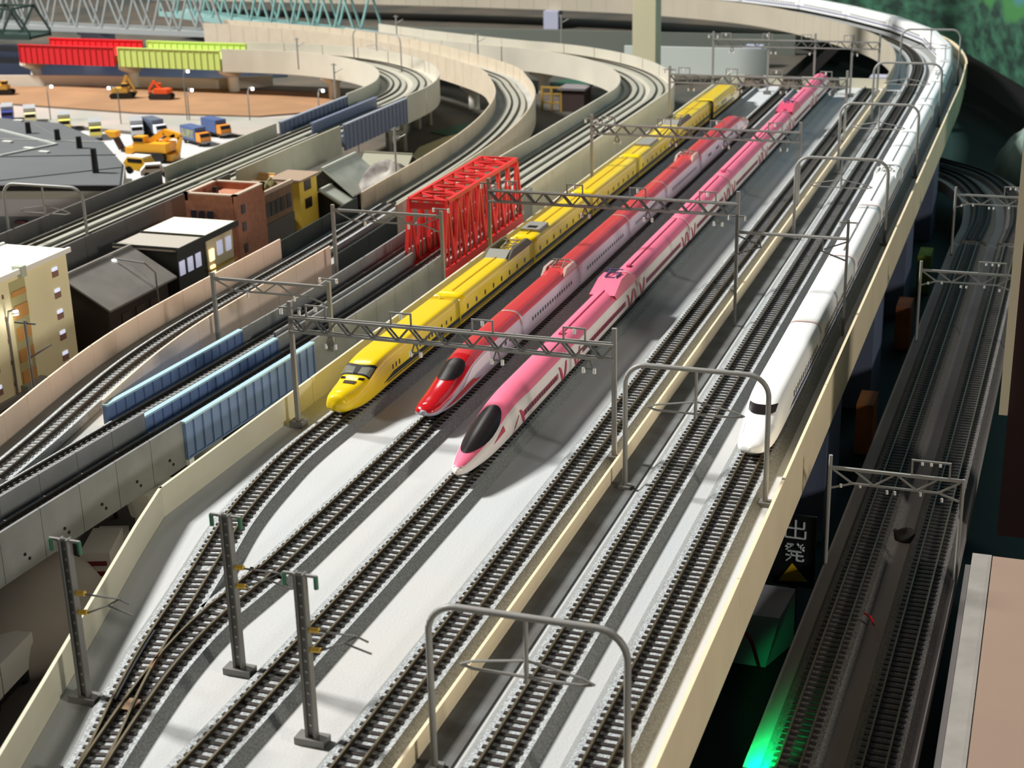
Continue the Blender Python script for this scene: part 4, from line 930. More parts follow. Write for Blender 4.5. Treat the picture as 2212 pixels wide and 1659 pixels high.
# factory with grey roof and chimneys
FR = [P(x, y, .0)[:2] for x, y in [(-80, 405), (258, 405), (264, 355), (222, 308), (130, 268), (-80, 250)]]
r = empty('factory', (0, 0, 0), 0, 'grey roofed factory with black chimneys', 'factory')
MB().prism([(x * .998, y + .002) for x, y in FR], GZ, -.0012).build('wall', mat('factory_wall', (196, 194, 190), .7), r)
rf = MB().prism(FR, -.0012, .0012).build('roof', mat('factory_roof', (88, 90, 92), .8, var=.06, scale=12), r)
a, b = FR[0], FR[1]
def facade(z0, z1, m, name, dy=.0012):
    MB().add([(a[0], a[1] - dy, z0), (b[0], b[1] - dy, z0), (b[0], b[1] - dy, z1), (a[0], a[1] - dy, z1), (a[0], a[1] + .002, z0), (b[0], b[1] + .002, z0), (b[0], b[1] + .002, z1), (a[0], a[1] + .002, z1)], [(0, 1, 2, 3), (5, 4, 7, 6), (0, 4, 5, 1), (3, 2, 6, 7), (1, 5, 6, 2), (0, 3, 7, 4)]).build(name, m, r)
facade(-.0032, .0022, mat('gutter_black', (46, 46, 46), .6), 'gutter', .002); facade(-.011, -.0034, mat('fascia_cream', (206, 204, 190), .7), 'fascia'); facade(-.029, -.0112, mat('band_white', (226, 222, 228), .7), 'white_band', .001); facade(GZ, -.0292, mat('band_blue_grey', (140, 148, 158), .7), 'blue_grey_band', .0006)
for px, c in ((45, 'red'), (120, '')): p = P(px, 470, -.03); MB().box(p[0] - .006, p[0] + .006, a[1] + (b[1] - a[1]) * .5 - .0105, a[1] + (b[1] - a[1]) * .5 - .001, -.036, -.0335).build('window', mat('window_maroon', (110, 60, 56), .5), r)
for k, (q0, q1) in enumerate((((-40, 395), (262, 362)), ((-40, 340), (250, 335)), ((-40, 300), (225, 308)), ((70, 268), (130, 300)))):
    s, e = P(*q0, .0012), P(*q1, .0012); MB().bar((s[0], s[1], .0016), (e[0], e[1], .0016), .0016, .0012).build('roof_rib', mat('rib_grey', (104, 106, 108), .8) if k != 2 else mat('rib_pale', (176, 178, 172), .7), rf)
s, e = P(0, 282, .0012), P(122, 313, .0012); MB().bar((s[0], s[1], .002), (e[0], e[1], .002), .003, .002).build('roof_ridge', mat('rib_pale', (176, 178, 172), .7), rf)
s, e = P(122, 313, .0012), P(0, 338, .0012); MB().bar((s[0], s[1], .002), (e[0], e[1], .002), .003, .002).build('roof_ridge', MATS['rib_pale'], rf)
for (px, py), h in (((62, 288), .014), ((125, 304), .014), ((172, 320), .014), ((207, 373), .026)):
    p = P(px, py, .0012); MB().tube([(p[0], p[1], 0), (p[0], p[1], h * .45), (p[0], p[1], h)], .0034, 12, .003).build('chimney', black, rf)
for px, py in ((40, 262), (16, 308), (62, 322), (95, 330)):
    p = P(px, py, .0012); MB().box(p[0] - .006, p[0] + .006, p[1] - .003, p[1] + .003, .0012, .0030).build('roof_vent', mat('vent_pale', (206, 206, 200), .6), rf)
r = empty('depot_hut', (0, 0, 0), 0, 'small pale hut with black window below the factory corner', 'hut')
p = P(222, 425, -.03); MB().box(p[0] - .024, p[0] + .028, p[1] - .02, p[1] + .01, GZ, -.014).build('wall', mat('hut_wall', (200, 198, 188), .7), r); MB().box(p[0] - .026, p[0] + .030, p[1] - .022, p[1] + .012, -.014, -.012).build('roof', mat('hut_roof', (214, 212, 200), .7), r); MB().box(p[0] - .012, p[0] + .014, p[1] - .0208, p[1] - .0196, -.034, -.020).build('window', black, r)
r = MB().box(*sorted((P(262, 395, -.02)[0], P(345, 395, -.02)[0])), P(300, 392, -.02)[1] - .02, P(300, 370, -.02)[1] + .02, GZ, -.036); tag(r.build('brown_platform', mat('platform_tan', (206, 166, 122), .8)), 'tan loading platform under the yellow car', 'platform')

# ------------------------------------------------------------------ vehicles
wheel_me = MB().tube([(-.0010, 0, 0), (.0010, 0, 0)], .0026, 14).mesh('wheel', black)
def truck(px, py, rz, cabc, boxm, label, z=GZ, L=.050, boxside=None):
    x, y, _ = P(px, py, z); r = empty('box_truck', (x, y, z + .0012), rz, label, 'truck', 'trucks parked on the pale lot'); W = .0078
    MB().box(-W, W, .0, L, .0035, .006).build('chassis', black, r)
    c = MB().add([(-W, 0, .004), (W, 0, .004), (W, 0, .0115), (-W, 0, .0115), (-W, .002, .0165), (W, .002, .0165), (-W, .0115, .004), (W, .0115, .004), (W, .0115, .0170), (-W, .0115, .0170)], [(0, 1, 2, 3), (3, 2, 5, 4), (4, 5, 8, 9), (6, 9, 8, 7), (0, 3, 4, 9, 6), (1, 7, 8, 5, 2), (0, 6, 7, 1)]).build('cab', cabc, r)
    MB().add([(-W * .88, -.0002, .0116), (W * .88, -.0002, .0116), (W * .88, .0016, .0158), (-W * .88, .0016, .0158)], [(0, 1, 2, 3)]).build('windscreen', glass, c); MB().box(-W * .9, W * .9, -.0008, .0004, .004, .006).build('bumper', mat('bumper_grey', (180, 180, 180), .5), c)
    MB().box(-W - .0004, W + .0004, .0125, L, .006, .0225).build('cargo_box', boxm, r)
    if boxside: 
        q2 = r.children[-1]; MB().box(W + .0003, W + .0008, .016, L - .004, .009, .019).build('side_panel', boxside, q2); MB().box(-W - .0008, -W - .0003, .016, L - .004, .009, .019).build('side_panel', boxside, q2)
    for yy in (.006, L - .009):
        for s in (-1, 1): o = obj('wheel', wheel_me, r); o.location = (s * (W - .001), yy, .0026)
yc = mat('cab_yellow', (236, 222, 110), .4); wc = mat('cab_white', (226, 226, 230), .4); oc = mat('cab_orange', (226, 142, 48), .4); gx = mat('cargo_grey', (158, 160, 162), .6); bx = mat('cargo_blue', (72, 92, 136), .5); dx = mat('cargo_slate', (92, 100, 116), .5); cy2 = mat('cab_cream', (240, 226, 170), .4)
truck(18, 270, .62, mat('cab_blue', (60, 70, 150), .4), gx, 'grey box truck with blue cab behind the factory'); truck(68, 274, .64, cy2, gx, 'grey box truck with cream cab behind the factory'); truck(142, 289, .62, yc, gx, 'grey box truck with yellow cab next to cream cab truck'); truck(209, 306, .60, yc, gx, 'grey box truck with yellow cab and yellow bumper in the open lot')
truck(299, 303, .60, wc, gx, 'grey box truck with white cab beside a slate lorry'); truck(352, 300, .95, wc, dx, 'slate sided lorry with white cab', boxside=mat('slate_dark', (70, 76, 92), .5)); truck(446, 318, 1.05, oc, bx, 'blue box truck with orange cab next to excavator', boxside=mat('panel_blue_yellow', (90, 100, 120), .5, col2=(150, 150, 90), scale=120)); truck(490, 300, 1.05, oc, bx, 'blue box truck with orange cab close to the tan viaduct')
def excavator(loc, rz, s, body, label, arm, dark=black):
    r = empty('excavator', loc, rz, label, 'excavator', 'toy excavators'); r.scale = (s, s, s)
    for k in (-1, 1):
        pts = [(math.copysign(.016 + .005 * abs(math.cos(t)), math.cos(t)), 0, .005 + .005 * math.sin(t)) for t in np.linspace(0, 2 * math.pi, 20, endpoint=False)]
        n = len(pts); vs = [(p[0], k * .008 - .003, p[2]) for p in pts] + [(p[0], k * .008 + .003, p[2]) for p in pts]
        MB().add(vs, [tuple(range(n)), tuple(range(n, 2 * n))[::-1]] + [(i, n + i, n + (i + 1) % n, (i + 1) % n) for i in range(n)]).build('crawler', dark, r)
    MB().box(-.015, .012, -.009, .009, .0105, .019).build('body', body, r); MB().box(-.018, -.012, -.008, .008, .011, .018).build('counterweight', body, r)
    c = MB().box(.002, .012, -.009, -.001, .0185, .0275).build('cab', body, r); MB().box(.0022, .0122, -.0093, -.0007, .0215, .0262).build('cab_window', glass, c)
    a = [Vector(p) for p in arm]; bo = MB(); bo.bar(a[0], a[1], .004, .005); bo.build('boom', body, r)
    for i in range(1, len(a) - 1): MB().bar(a[i], a[i + 1], .0034, .004).build('boom' if i == 1 else 'dipper_arm', body if i < 3 else dark, r)
    e = a[-1]; MB().add([(e.x - .004, -.004, e.z), (e.x + .004, -.004, e.z + .002), (e.x + .004, .004, e.z + .002), (e.x - .004, .004, e.z), (e.x - .002, -.004, e.z - .007), (e.x - .002, .004, e.z - .007)], [(0, 1, 2, 3), (0, 4, 1), (3, 2, 5), (1, 4, 5, 2), (0, 3, 5, 4)]).build('bucket', body if dark is black and len(arm) > 4 else dark, r)
ey = mat('digger_yellow', (238, 170, 40), .4); eo = mat('digger_orange', (232, 90, 40), .4); ey2 = mat('digger_ochre', (206, 162, 70), .5)
def big_excavator():
    x, y, _ = P(336, 348, GZ); r = empty('crawler_excavator', (x, y, GZ + .0012), .0, 'large yellow crawler excavator with raised boom and dark bucket arm', 'excavator')
    n = 20; pts = [(math.copysign(.017 + .006 * abs(math.cos(t)), math.cos(t)), .0065 + .006 * math.sin(t)) for t in np.linspace(0, 2 * math.pi, n, endpoint=False)]
    for k in (-1, 1): MB().add([(p[0], k * .013 - .004, p[1]) for p in pts] + [(p[0], k * .013 + .004, p[1]) for p in pts], [tuple(range(n)), tuple(range(n, 2 * n))[::-1]] + [(i, n + i, n + (i + 1) % n, (i + 1) % n) for i in range(n)]).build('crawler', black, r)
    MB().box(-.024, .030, -.010, .010, .002, .010).build('undercarriage', ey, r); MB().box(-.022, .024, -.013, .013, .012, .023).build('body', ey, r)
    MB().box(-.036, -.020, -.009, .009, .008, .016).build('blade_arm', ey, r); c = MB().box(-.020, -.006, -.013, -.001, .0225, .031).build('cab', ey, r); MB().box(-.0206, -.007, -.0134, -.0015, .0245, .0295).build('cab_window', glass, c)
    for i, (p, q2) in enumerate((((-.010, .004, .020), (.014, .004, .035)), ((.014, .004, .035), (.036, .004, .030)), ((.036, .004, .030), (.030, .004, .008)), ((.012, .004, .024), (.030, .004, .032)))): MB().bar(p, q2, .006, .007 if i < 2 else .004).build('boom', ey, r)
    for p, q2 in (((-.034, 0, .010), (-.046, 0, .012)), ((-.046, 0, .012), (-.054, 0, .028))): MB().bar(p, q2, .006, .006).build('bucket_arm', mat('digger_dark', (70, 46, 34), .5), r)
    MB().add([(-.066, -.006, .034), (-.050, -.006, .034), (-.050, .006, .034), (-.066, .006, .034), (-.058, -.006, .027), (-.050, -.006, .027), (-.050, .006, .027), (-.058, .006, .027)], [(0, 1, 2, 3), (7, 6, 5, 4), (0, 4, 5, 1), (1, 5, 6, 2), (2, 6, 7, 3), (3, 7, 4, 0)]).build('bucket', ey, r)
big_excavator()
x, y, _ = P(266, 214, GZ); excavator((x, y, GZ + .0014), 0.25, .85, ey2, 'small ochre excavator with dark arm up on the sand', [(0, 0, .017), (.010, 0, .040), (.020, 0, .022), (.024, 0, .010)])
x, y, _ = P(350, 216, GZ); excavator((x, y, GZ + .0014), 3.3, .85, eo, 'small orange excavator on the sand lot', [(0, 0, .017), (.012, 0, .032), (.022, 0, .018), (.020, 0, .010)], dark=mat('digger_black', (34, 30, 28), .6))
x, y, _ = P(8, 206, GZ); excavator((x, y, GZ + .0014), .25, .8, ey2, 'ochre excavator at the edge of the sand lot', [(0, 0, .017), (-.010, 0, .030), (-.020, 0, .018), (-.022, 0, .010)])
def car(px, py, z, rz, bodym, roofm, label, s=1.):
    x, y, _ = P(px, py, z); r = empty('toy_car', (x, y, z), rz, label, 'car', 'small parked cars'); r.scale = (s, s, s); prof = [(-.014, .003), (.014, .003), (.014, .0075), (.008, .0085), (.005, .0125), (-.009, .0125), (-.013, .0085), (-.014, .0075)]
    n = len(prof); MB().add([(p[0], -.0055, p[1]) for p in prof] + [(p[0], .0055, p[1]) for p in prof], [tuple(range(n))[::-1], tuple(range(n, 2 * n))] + [(i, (i + 1) % n, n + (i + 1) % n, n + i) for i in range(n)]).build('body', bodym, r)
    MB().box(-.0095, .0055, -.0052, .0052, .0123, .0134).build('roof', roofm, r); MB().box(-.009, .0045, -.0057, .0057, .0090, .0118).build('window', glass, r)
    wm = MB().tube([(0, -.0010, 0), (0, .0010, 0)], .0030, 12).mesh('wheel', black)
    for xx in (-.008, .009):
        for yy in (-.005, .005): o = obj('wheel', wm, r); o.location = (xx, yy, .003)
car(309, 374, -.036, -.12, mat('suv_yellow', (238, 184, 50), .35), mat('suv_roof_white', (236, 232, 220), .4), 'yellow off road car with white roof near the excavator', 1.5)
car(337, 382, -.036, .55, whitep, whitep, 'white and red small car touching the grey viaduct', 1.15)

# ------------------------------------------------------------------ street lamps and poles
lampm = mat('lamp_lit', (255, 250, 240), .3, emit=(1, .98, 1), espow=9.)
def street_lamp(foot, h, reach, label, rz=0., power=.006):
    r = empty('street_lamp', foot, rz, label, 'street lamp', 'street lamps'); MB().tube([(0, 0, 0), (0, 0, h * .85), (reach * .25, 0, h * .97), (reach, 0, h)], .0008, 8).build('pole', steel_d, r)
    MB().add([(reach + .003 * math.cos(t) * k, .003 * math.sin(t) * k, h - .003 * (k)) for k in (.3, 1) for t in [2 * math.pi * i / 10 for i in range(10)]], [(i, (i + 1) % 10, 10 + (i + 1) % 10, 10 + i) for i in range(10)]).build('lamp_shade', whitep, r)
    MB().tube([(reach, 0, h - .0040), (reach, 0, h - .0025), (reach, 0, h - .001)], .0019, 10).build('bulb', lampm, r)
    l = bpy.data.lights.new('lamp_glow', 'POINT'); l.energy = power; l.shadow_soft_size = .002; l.color = (1, .96, .92); lo = bpy.data.objects.new('lamp_glow', l); COL.objects.link(lo); lo.parent = r; lo.location = (reach, 0, h - .0055)
def pole_at(fx, fy_, tx, ty, z=GZ):
    f = P(fx, fy_, z); t = PY(tx, ty, f[1]); return f, t[2] - z, t[0] - f[0]
for f, t, lab, pw_ in (((40, 862), (30, 668), 'lit street lamp before the apartment block', .004), ((405, 262), (396, 150), 'lamp on the road near the lime girder', 0.), ((540, 262), (545, 188), 'lit lamp by the sand under the cream viaduct', .01), ((690, 250), (688, 192), 'lit lamp beside the cream pier', .01), ((110, 262), (75, 182), 'lamp before the white sand wall, near red girder', .003), ((262, 270), (222, 186), 'lamp on the road beside ochre excavator', .003), ((410, 262), (388, 190), 'lamp on the road beside orange excavator', .003), ((775, 330), (800, 272), 'small lamp under the slate bridge viaduct', 0.)):
    ft, h, rr = pole_at(*f, *t); street_lamp(ft, h, .008 if abs(rr) < .02 else rr * .6, lab, 0, pw_ or .0005)
t_ = PY(246, 558, 1.02); street_lamp((-.664, 1.02, GZ), t_[2] - GZ, t_[0] + .664, 'lit street lamp before the grey tiled roof', 0, .02)
r = empty('utility_pole', P(80, 885, -.03), 0, 'utility pole with cross arm before the apartment block', 'pole'); MB().tube([(0, 0, -.02), (0, 0, .062)], .0011, 8).build('post', steel_d, r); MB().bar((-.008, 0, .060), (.008, 0, .060), .001).build('cross_arm', steel_d, r); MB().tube([(0, 0, .036), (.018, 0, .047)], .0006, 6).build('bracket_arm', steel_d, r)

# ------------------------------------------------------------------ far background: truss bridges, walls, mural
def far_truss(p0, p1, h, label, m, n=12, w=.05, zb=0.):
    d = np.array(p1) - np.array(p0); L = float(np.linalg.norm(d)); r = empty('truss_bridge', (p0[0], p0[1], zb), math.atan2(d[1], d[0]), label, 'bridge', 'far truss bridges'); e = L / n
    br = MB().bar((0, 0, 0), (e / 2, 0, h), .0030, .0034).mesh('diagonal', m); br2 = MB().bar((0, 0, h), (e / 2, 0, 0), .0030, .0034).mesh('diagonal', m)
    for y in (0, w):
        MB().box(0, L, y - .002, y + .002, -.009, 0).build('bottom_chord', m, r); MB().box(e / 2, L - e / 2, y - .002, y + .002, h - .004, h).build('top_chord', m, r)
        for k in range(n): a_ = obj('diagonal', br, r); a_.location = (k * e, y, 0); b_ = obj('diagonal', br2, r); b_.location = ((k + .5) * e, y, 0)
    st = MB().box(-.0014, .0014, 0, w, h - .003, h).mesh('top_strut', m)
    for k in range(n): o = obj('top_strut', st, r); o.location = ((k + .5) * e, 0, 0)
    MB().box(0, L, 0, w, -.008, -.004).build('deck', m, r)
gt = mat('truss_grey', (158, 162, 160), .55); tt = mat('truss_teal', (134, 172, 168), .55); dgm = mat('truss_dark_green', (42, 62, 56), .6)
far_truss((-2.30, 2.47), (-1.40, 2.385), .075, 'pale grey truss bridge continuing the single line', gt, 16)
far_truss((-1.66, 2.66), (-1.115, 2.385), .066, 'pale teal truss bridge behind the cream curve wall', tt, 10, .06)
far_truss((-2.05, 2.30), (-1.70, 2.30), .045, 'dark green truss bridge beyond the red girder', dgm, 6, .06)
for x, y, t in ((-1.66, 2.42, 'grey square pier under the pale grey truss'), (-2.05, 2.46, 'grey square pier at the left end of pale grey truss'), (-1.09, 2.45, 'white square pier at the end of teal truss')):
    r = empty('square_pier', (x, y, GZ), 0, t, 'pier'); MB().box(-.020, .020, .0, .05, 0, .040).build('shaft', mat('pier_lilac', (196, 190, 200), .7), r); MB().box(-.024, .024, -.004, .054, .040, .046).build('cap', MATS['pier_lilac'], r)
mb = MB(); sweep(mb, smooth_path([P(x, y, GZ)[:2] for x, y in [(-80, 186), (120, 186), (250, 188), (400, 192), (480, 193), (590, 186)]], .03), rect(-.0015, .0015, GZ, GZ + .0175)); tag(mb.build('low_white_wall', mat('low_wall_white', (226, 216, 200), .7)), 'low white wall behind the sand lot', 'wall')
plate('painted_water', [(-80, 158), (480, 172), (620, 165), (620, 105), (-80, 95)], GZ + .0012, mat('water_blue', (18, 30, 56), .35, var=.3, scale=5), 'dark blue painted water beyond the sand lot', 'water')
# structure walls of the room
greywall = mat('room_wall_grey', (76, 78, 80), .8, var=.06, scale=2)
tag(MB().box(-3.2, -.05, 3.30, 3.34, -.13, 1.2).build('wall_back', greywall), 'grey back wall behind the far curve', kind='structure')
def mural():
    m = bpy.data.materials.new('forest_mural'); m.use_nodes = True; nt = m.node_tree; b = nt.nodes['Principled BSDF']; b.inputs['Roughness'].default_value = .6
    tc = nt.nodes.new('ShaderNodeTexCoord'); mp = nt.nodes.new('ShaderNodeMapping'); mp.inputs['Scale'].default_value = (.4, .4, 1); nt.links.new(tc.outputs['Object'], mp.inputs['Vector'])
    n1 = nt.nodes.new('ShaderNodeTexNoise'); n1.inputs['Scale'].default_value = 60; n1.inputs['Detail'].default_value = 6; nt.links.new(mp.outputs['Vector'], n1.inputs['Vector'])
    r1 = nt.nodes.new('ShaderNodeValToRGB'); r1.color_ramp.elements[0].position = .38; r1.color_ramp.elements[0].color = (.006, .024, .017, 1); r1.color_ramp.elements[1].position = .72; r1.color_ramp.elements[1].color = (.035, .13, .075, 1)
    nt.links.new(n1.outputs['Fac'], r1.inputs['Fac'])
    sx = nt.nodes.new('ShaderNodeSeparateXYZ'); nt.links.new(tc.outputs['Object'], sx.inputs['Vector'])
    n2 = nt.nodes.new('ShaderNodeTexNoise'); n2.inputs['Scale'].default_value = 9; nt.links.new(tc.outputs['Object'], n2.inputs['Vector'])
    ad = nt.nodes.new('ShaderNodeMath'); ad.operation = 'MULTIPLY_ADD'; ad.inputs[1].default_value = .10; nt.links.new(n2.outputs['Fac'], ad.inputs[0]); nt.links.new(sx.outputs['Z'], ad.inputs[2])
    r2 = nt.nodes.new('ShaderNodeValToRGB'); e = r2.color_ramp.elements; e[0].position = .112; e[0].color = (0, 0, 0, 1); e[1].position = .124; e[1].color = (1, 1, 1, 1); nt.links.new(ad.outputs[0], r2.inputs['Fac'])
    mx = nt.nodes.new('ShaderNodeMixRGB'); nt.links.new(r2.outputs['Color'], mx.inputs['Fac']); nt.links.new(r1.outputs['Color'], mx.inputs['Color1']); mx.inputs['Color2'].default_value = (.04, .17, .045, 1)
    r3 = nt.nodes.new('ShaderNodeValToRGB'); e = r3.color_ramp.elements; e[0].position = .142; e[0].color = (0, 0, 0, 1); e[1].position = .156; e[1].color = (1, 1, 1, 1); nt.links.new(ad.outputs[0], r3.inputs['Fac'])
    m2 = nt.nodes.new('ShaderNodeMixRGB'); nt.links.new(r3.outputs['Color'], m2.inputs['Fac']); nt.links.new(mx.outputs['Color'], m2.inputs['Color1']); m2.inputs['Color2'].default_value = (.05, .17, .25, 1)
    nt.links.new(m2.outputs['Color'], b.inputs['Base Color']); return m
def wall_seg(name, p, q2, z0, z1, m, th, label, cat=None, kind=None):
    mb = MB(); sweep(mb, np.array([p, q2], float), rect(0, th, z0, z1)); return tag(mb.build(name, m), label, cat, kind=kind)
mu = (-.62, 3.30), (-.11, 2.47), (.20, 1.45)
wall_seg('wall_right', mu[0], mu[1], -.02, .9, mural(), .02, 'painted forest mural behind the white train curve', kind='structure')
wall_seg('wall_right', mu[1], mu[2], -.02, .9, MATS.setdefault('mural', bpy.data.materials['forest_mural']), .02, 'painted forest mural on the right wall', kind='structure')
for i in (0, 1):
    wall_seg('trim_%d' % (i + 1), mu[i], mu[i + 1], -.06, -.0205, black, .02, 'black skirting under the forest mural', kind='structure')
blob('grass_slope', (-.010, 1.955, -.10), .055, .075, .070, mat('slope_grey_green', (128, 146, 136), .9, var=.2, scale=20), 'grey green scenery slope beside the far main line', 'slope', 5, .1)
# cream room pillar behind the slab curve
tag(MB().box(-.616, -.580, 2.305, 2.34, -.0745, 1.2).build('pillar', mat('pillar_cream', (222, 214, 178), .7)), 'cream square pillar rising behind the slab viaduct', 'pillar')
for (x, y), t in (((-.235, 2.24), 'lilac support block under the main line curve'), ((-.470, 2.52), 'lilac support block near the yard end wall'), ((-.95, 2.95), 'lilac support block under the far viaduct')):
    tag(MB().box(x - .015, x + .015, y - .015, y + .015, -.0995 if x > -.405 else GZ, -.0205).build('support_block', mat('block_lilac', (176, 178, 200), .7)), t, 'support block', 'lilac support blocks')
tag(MB().box(-1.30, -.425, 2.66, 2.665, -.0745, -.021).build('backing_shade_panel', mat('backing_shaded', (104, 110, 102), .8)), 'grey green panel standing for the shaded backing board under the far main line curve', 'panel')  # dark sheet in place of the shaded upper part of the backing board
wb = MB().box(-.66, -.43, 2.42, 2.425, -.0745, -.012); tag(wb.build('white_backing_board', mat('backing_white', (206, 212, 206), .8)), 'pale backing board under the far main line curve', 'board')

# ------------------------------------------------------------------ lower right line
LZ = -.055
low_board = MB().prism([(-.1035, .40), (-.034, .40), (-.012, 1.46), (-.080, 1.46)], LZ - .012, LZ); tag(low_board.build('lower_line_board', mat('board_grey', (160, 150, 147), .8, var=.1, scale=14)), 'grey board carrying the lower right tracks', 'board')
for x, t in ((-.0775, 'lower dark track with green lit rails beside main viaduct'), (-.0435, 'lower dark track beside the cream edge board')):
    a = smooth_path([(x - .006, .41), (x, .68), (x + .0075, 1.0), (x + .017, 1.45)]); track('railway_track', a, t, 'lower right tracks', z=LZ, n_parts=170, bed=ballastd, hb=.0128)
cv = [(-.0435, 1.46), (-.040, 1.55), (-.048, 1.65), (-.08, 1.75), (-.14, 1.82)]
a = smooth_path(cv); mb = MB(); sweep(mb, a, rect(-.036, .034, LZ - .012, LZ)); tag(mb.build('curve_board', MATS['board_grey']), 'grey board of the lower curve under the main line', 'board')
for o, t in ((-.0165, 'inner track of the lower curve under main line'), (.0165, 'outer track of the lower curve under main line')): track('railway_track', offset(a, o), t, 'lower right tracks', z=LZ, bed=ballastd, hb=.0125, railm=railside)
tag(MB().box(-.0215, -.0190, .40, .746, LZ - .04, LZ + .018).build('edge_strip', mat('strip_dark_grey', (92, 88, 86), .7)), 'dark grey strip along the lower track board', 'strip')
def low_gantry(y, label, h=.058):
    r = empty('portal_gantry', (-.0945, y, LZ), 0, label, 'gantry', 'portal gantries of the lower line'); sp = .068
    MB().tube([(0, 0, 0), (0, 0, h + .006)], .0011, 8).build('post', steel, r); MB().tube([(sp, 0, 0), (sp, 0, h)], .0011, 8).build('post', steel, r)
    MB().bar((0, 0, h - .001), (sp, 0, h - .001), .0016).build('top_chord', steel, r); MB().bar((.010, 0, h - .009), (sp - .010, 0, h - .009), .001).build('bottom_chord', steel, r)
    for s, x in ((1, 0), (-1, sp)):
        MB().bar((x, 0, h - .001), (x + s * .012, 0, h - .009), .0009).build('brace', steel, r); MB().bar((x, 0, h - .013), (x + s * .012, 0, h - .009), .0009).build('brace', steel, r)
    for k in range(4): MB().bar((.012 + k * .011, 0, h - .001 if k % 2 == 0 else h - .009), (.023 + k * .011, 0, h - .009 if k % 2 == 0 else h - .001), .0009).build('brace', steel, r)
    f = MB(); f.bar((.042, 0, h), (.042, 0, h + .008), .0009); f.bar((.061, 0, h), (.061, 0, h + .008), .0009); f.bar((.0415, 0, h + .008), (.0615, 0, h + .008), .0009); f.build('feeder_frame', steel, r, kind='stuff')
    for x, z in ((.047, h + .0075), (.0515, h + .0075), (.056, h + .0075), (.006, h - .010), (.016, h - .009), (.030, h - .011), (.034, h - .011), (.047, h - .010), (.058, h - .012)): MB().tube([(x, 0, z), (x, 0, z - .0018)], .0008, 8).build('insulator', insul, r)
    return r
lg0 = low_gantry(.762, 'thin portal gantry over the lower tracks beside the arrow sign'); dup(lg0, (-.084, 1.16, LZ), label='dim portal gantry over the lower tracks near an orange block'); dup(lg0, (-.077, 1.42, LZ), label='dim far portal gantry over the lower tracks')
# support blocks, orange blocks, white box under the outer wall
for y, t in ((.88, 'slate support block beneath the white nose car'), (1.12, 'slate support block beneath the second white car'), (1.36, 'slate support block beneath the third white car'), (1.64, 'slate support block beneath the fifth white car')):
    tag(MB().box(-.150, -.112, y, y + .065, -.0995, -.0185).build('support_block', mat('block_slate', (96, 104, 128), .7)), t, 'support block', 'slate support blocks')
for y, x, c, t in ((1.03, -.112, (150, 92, 40), 'orange brown block beside the slate support'), (1.27, -.110, (140, 82, 46), 'orange mottled block farther under the viaduct'), (1.44, -.108, (92, 116, 34), 'dull green block by the lower curve')):
    o = MB().box(x, x + .012, y, y + .03, -.0995, -.062); tag(o.build('small_block', mat('block_%d' % c[0], c, .8, var=.2, scale=60)), t, 'block')
wbx = MB(); wbx.add([(-.150, .72, -.0995), (-.118, .72, -.0995), (-.108, .75, -.0995), (-.150, .75, -.0995), (-.150, .72, -.069), (-.1115, .72, -.069), (-.108, .75, -.066), (-.150, .75, -.066)], [(3, 2, 1, 0), (4, 5, 6, 7), (0, 1, 5, 4), (1, 2, 6, 5), (2, 3, 7, 6), (3, 0, 4, 7)]); tag(wbx.build('white_box', mat('box_white', (190, 190, 205), .6)), 'white faceted box under the viaduct below the arrow sign', 'box')
w_ = MB().tube([(-.136, .716, -.072), (-.130, .714, -.075), (-.125, .715, -.082), (-.121, .7175, -.0985)], .0009, 8); tag(w_.build('red_wire', mat('wire_red', (200, 30, 40), .4)), 'red wire hanging before the white box', 'wire')
# departure sign with arrow
def sign():
    c = PY(1716, 1182, .765); r = empty('departure_sign', (c[0], .765, c[2]), 0, 'black departure sign with white lettering and yellow arrow', 'sign'); s = .0108
    MB().box(-.0115, .0115, .0004, .0020, -.024, .019).build('panel', mat('sign_black', (14, 16, 17), .5), r)
    def strokes(ox, oz, segs, nm):
        mb = MB()
        for (x0, y0, x1, y1) in segs: mb.bar((ox + x0 * s, 0, oz + y0 * s), (ox + x1 * s, 0, oz + y1 * s), .0010, .0007)
        o = mb.build(nm, mat('sign_white', (214, 222, 226), .5), r, kind='stuff'); return o
    strokes(-.0052, .0055, [(.5, 0, .5, 1), (.08, .55, .08, .92), (.08, .55, .92, .55), (.92, .55, .92, .92), (.0, .02, .0, .42), (0, .02, 1, .02), (1, .02, 1, .42)], 'lettering')
    strokes(-.0052, -.0085, [(.1, .93, .42, .93), (.42, .93, .05, .62), (.02, .82, .2, .74), (.6, 1, .98, .62), (.68, .84, .9, .98), (.8, .72, .98, .84), (.15, .55, .85, .55), (.05, .33, .95, .33), (.36, .55, .30, .2), (.30, .2, .08, 0), (.62, .55, .62, .06), (.62, .06, .95, .06), (.95, .06, .95, .16)], 'lettering')
    MB().add([(-.0080, 0, -.0215), (.0080, 0, -.0200), (-.0010, 0, -.0100), (-.0080, .0006, -.0215), (.0080, .0006, -.0200), (-.0010, .0006, -.0100)], [(0, 1, 2), (5, 4, 3), (0, 3, 4, 1), (1, 4, 5, 2), (2, 5, 3, 0)]).build('arrow', mat('arrow_yellow', (216, 176, 30), .5), r)
    MB().box(-.002, .002, .0008, .003, -.0995 - c[2], -.023).build('stand', black, r)
sign()
for (px, py, z), m, t in (((1955, 1165, LZ), 'tuft_dark', 'dark scrub clump between the lower tracks'),): blob('scrub', P(px, py, z), .006, .005, .006, mat(m, (56, 54, 50), .9), t, 'scrub', 9, .4)
r_ = MB().tube([P(1868, 1325, LZ + .008), P(1880, 1332, LZ + .009), P(1885, 1342, LZ + .006), P(1888, 1350, LZ + .0012)], .0006, 6); tag(r_.build('red_wire', MATS['wire_red']), 'short red wire stub on the lower track board', 'wire')
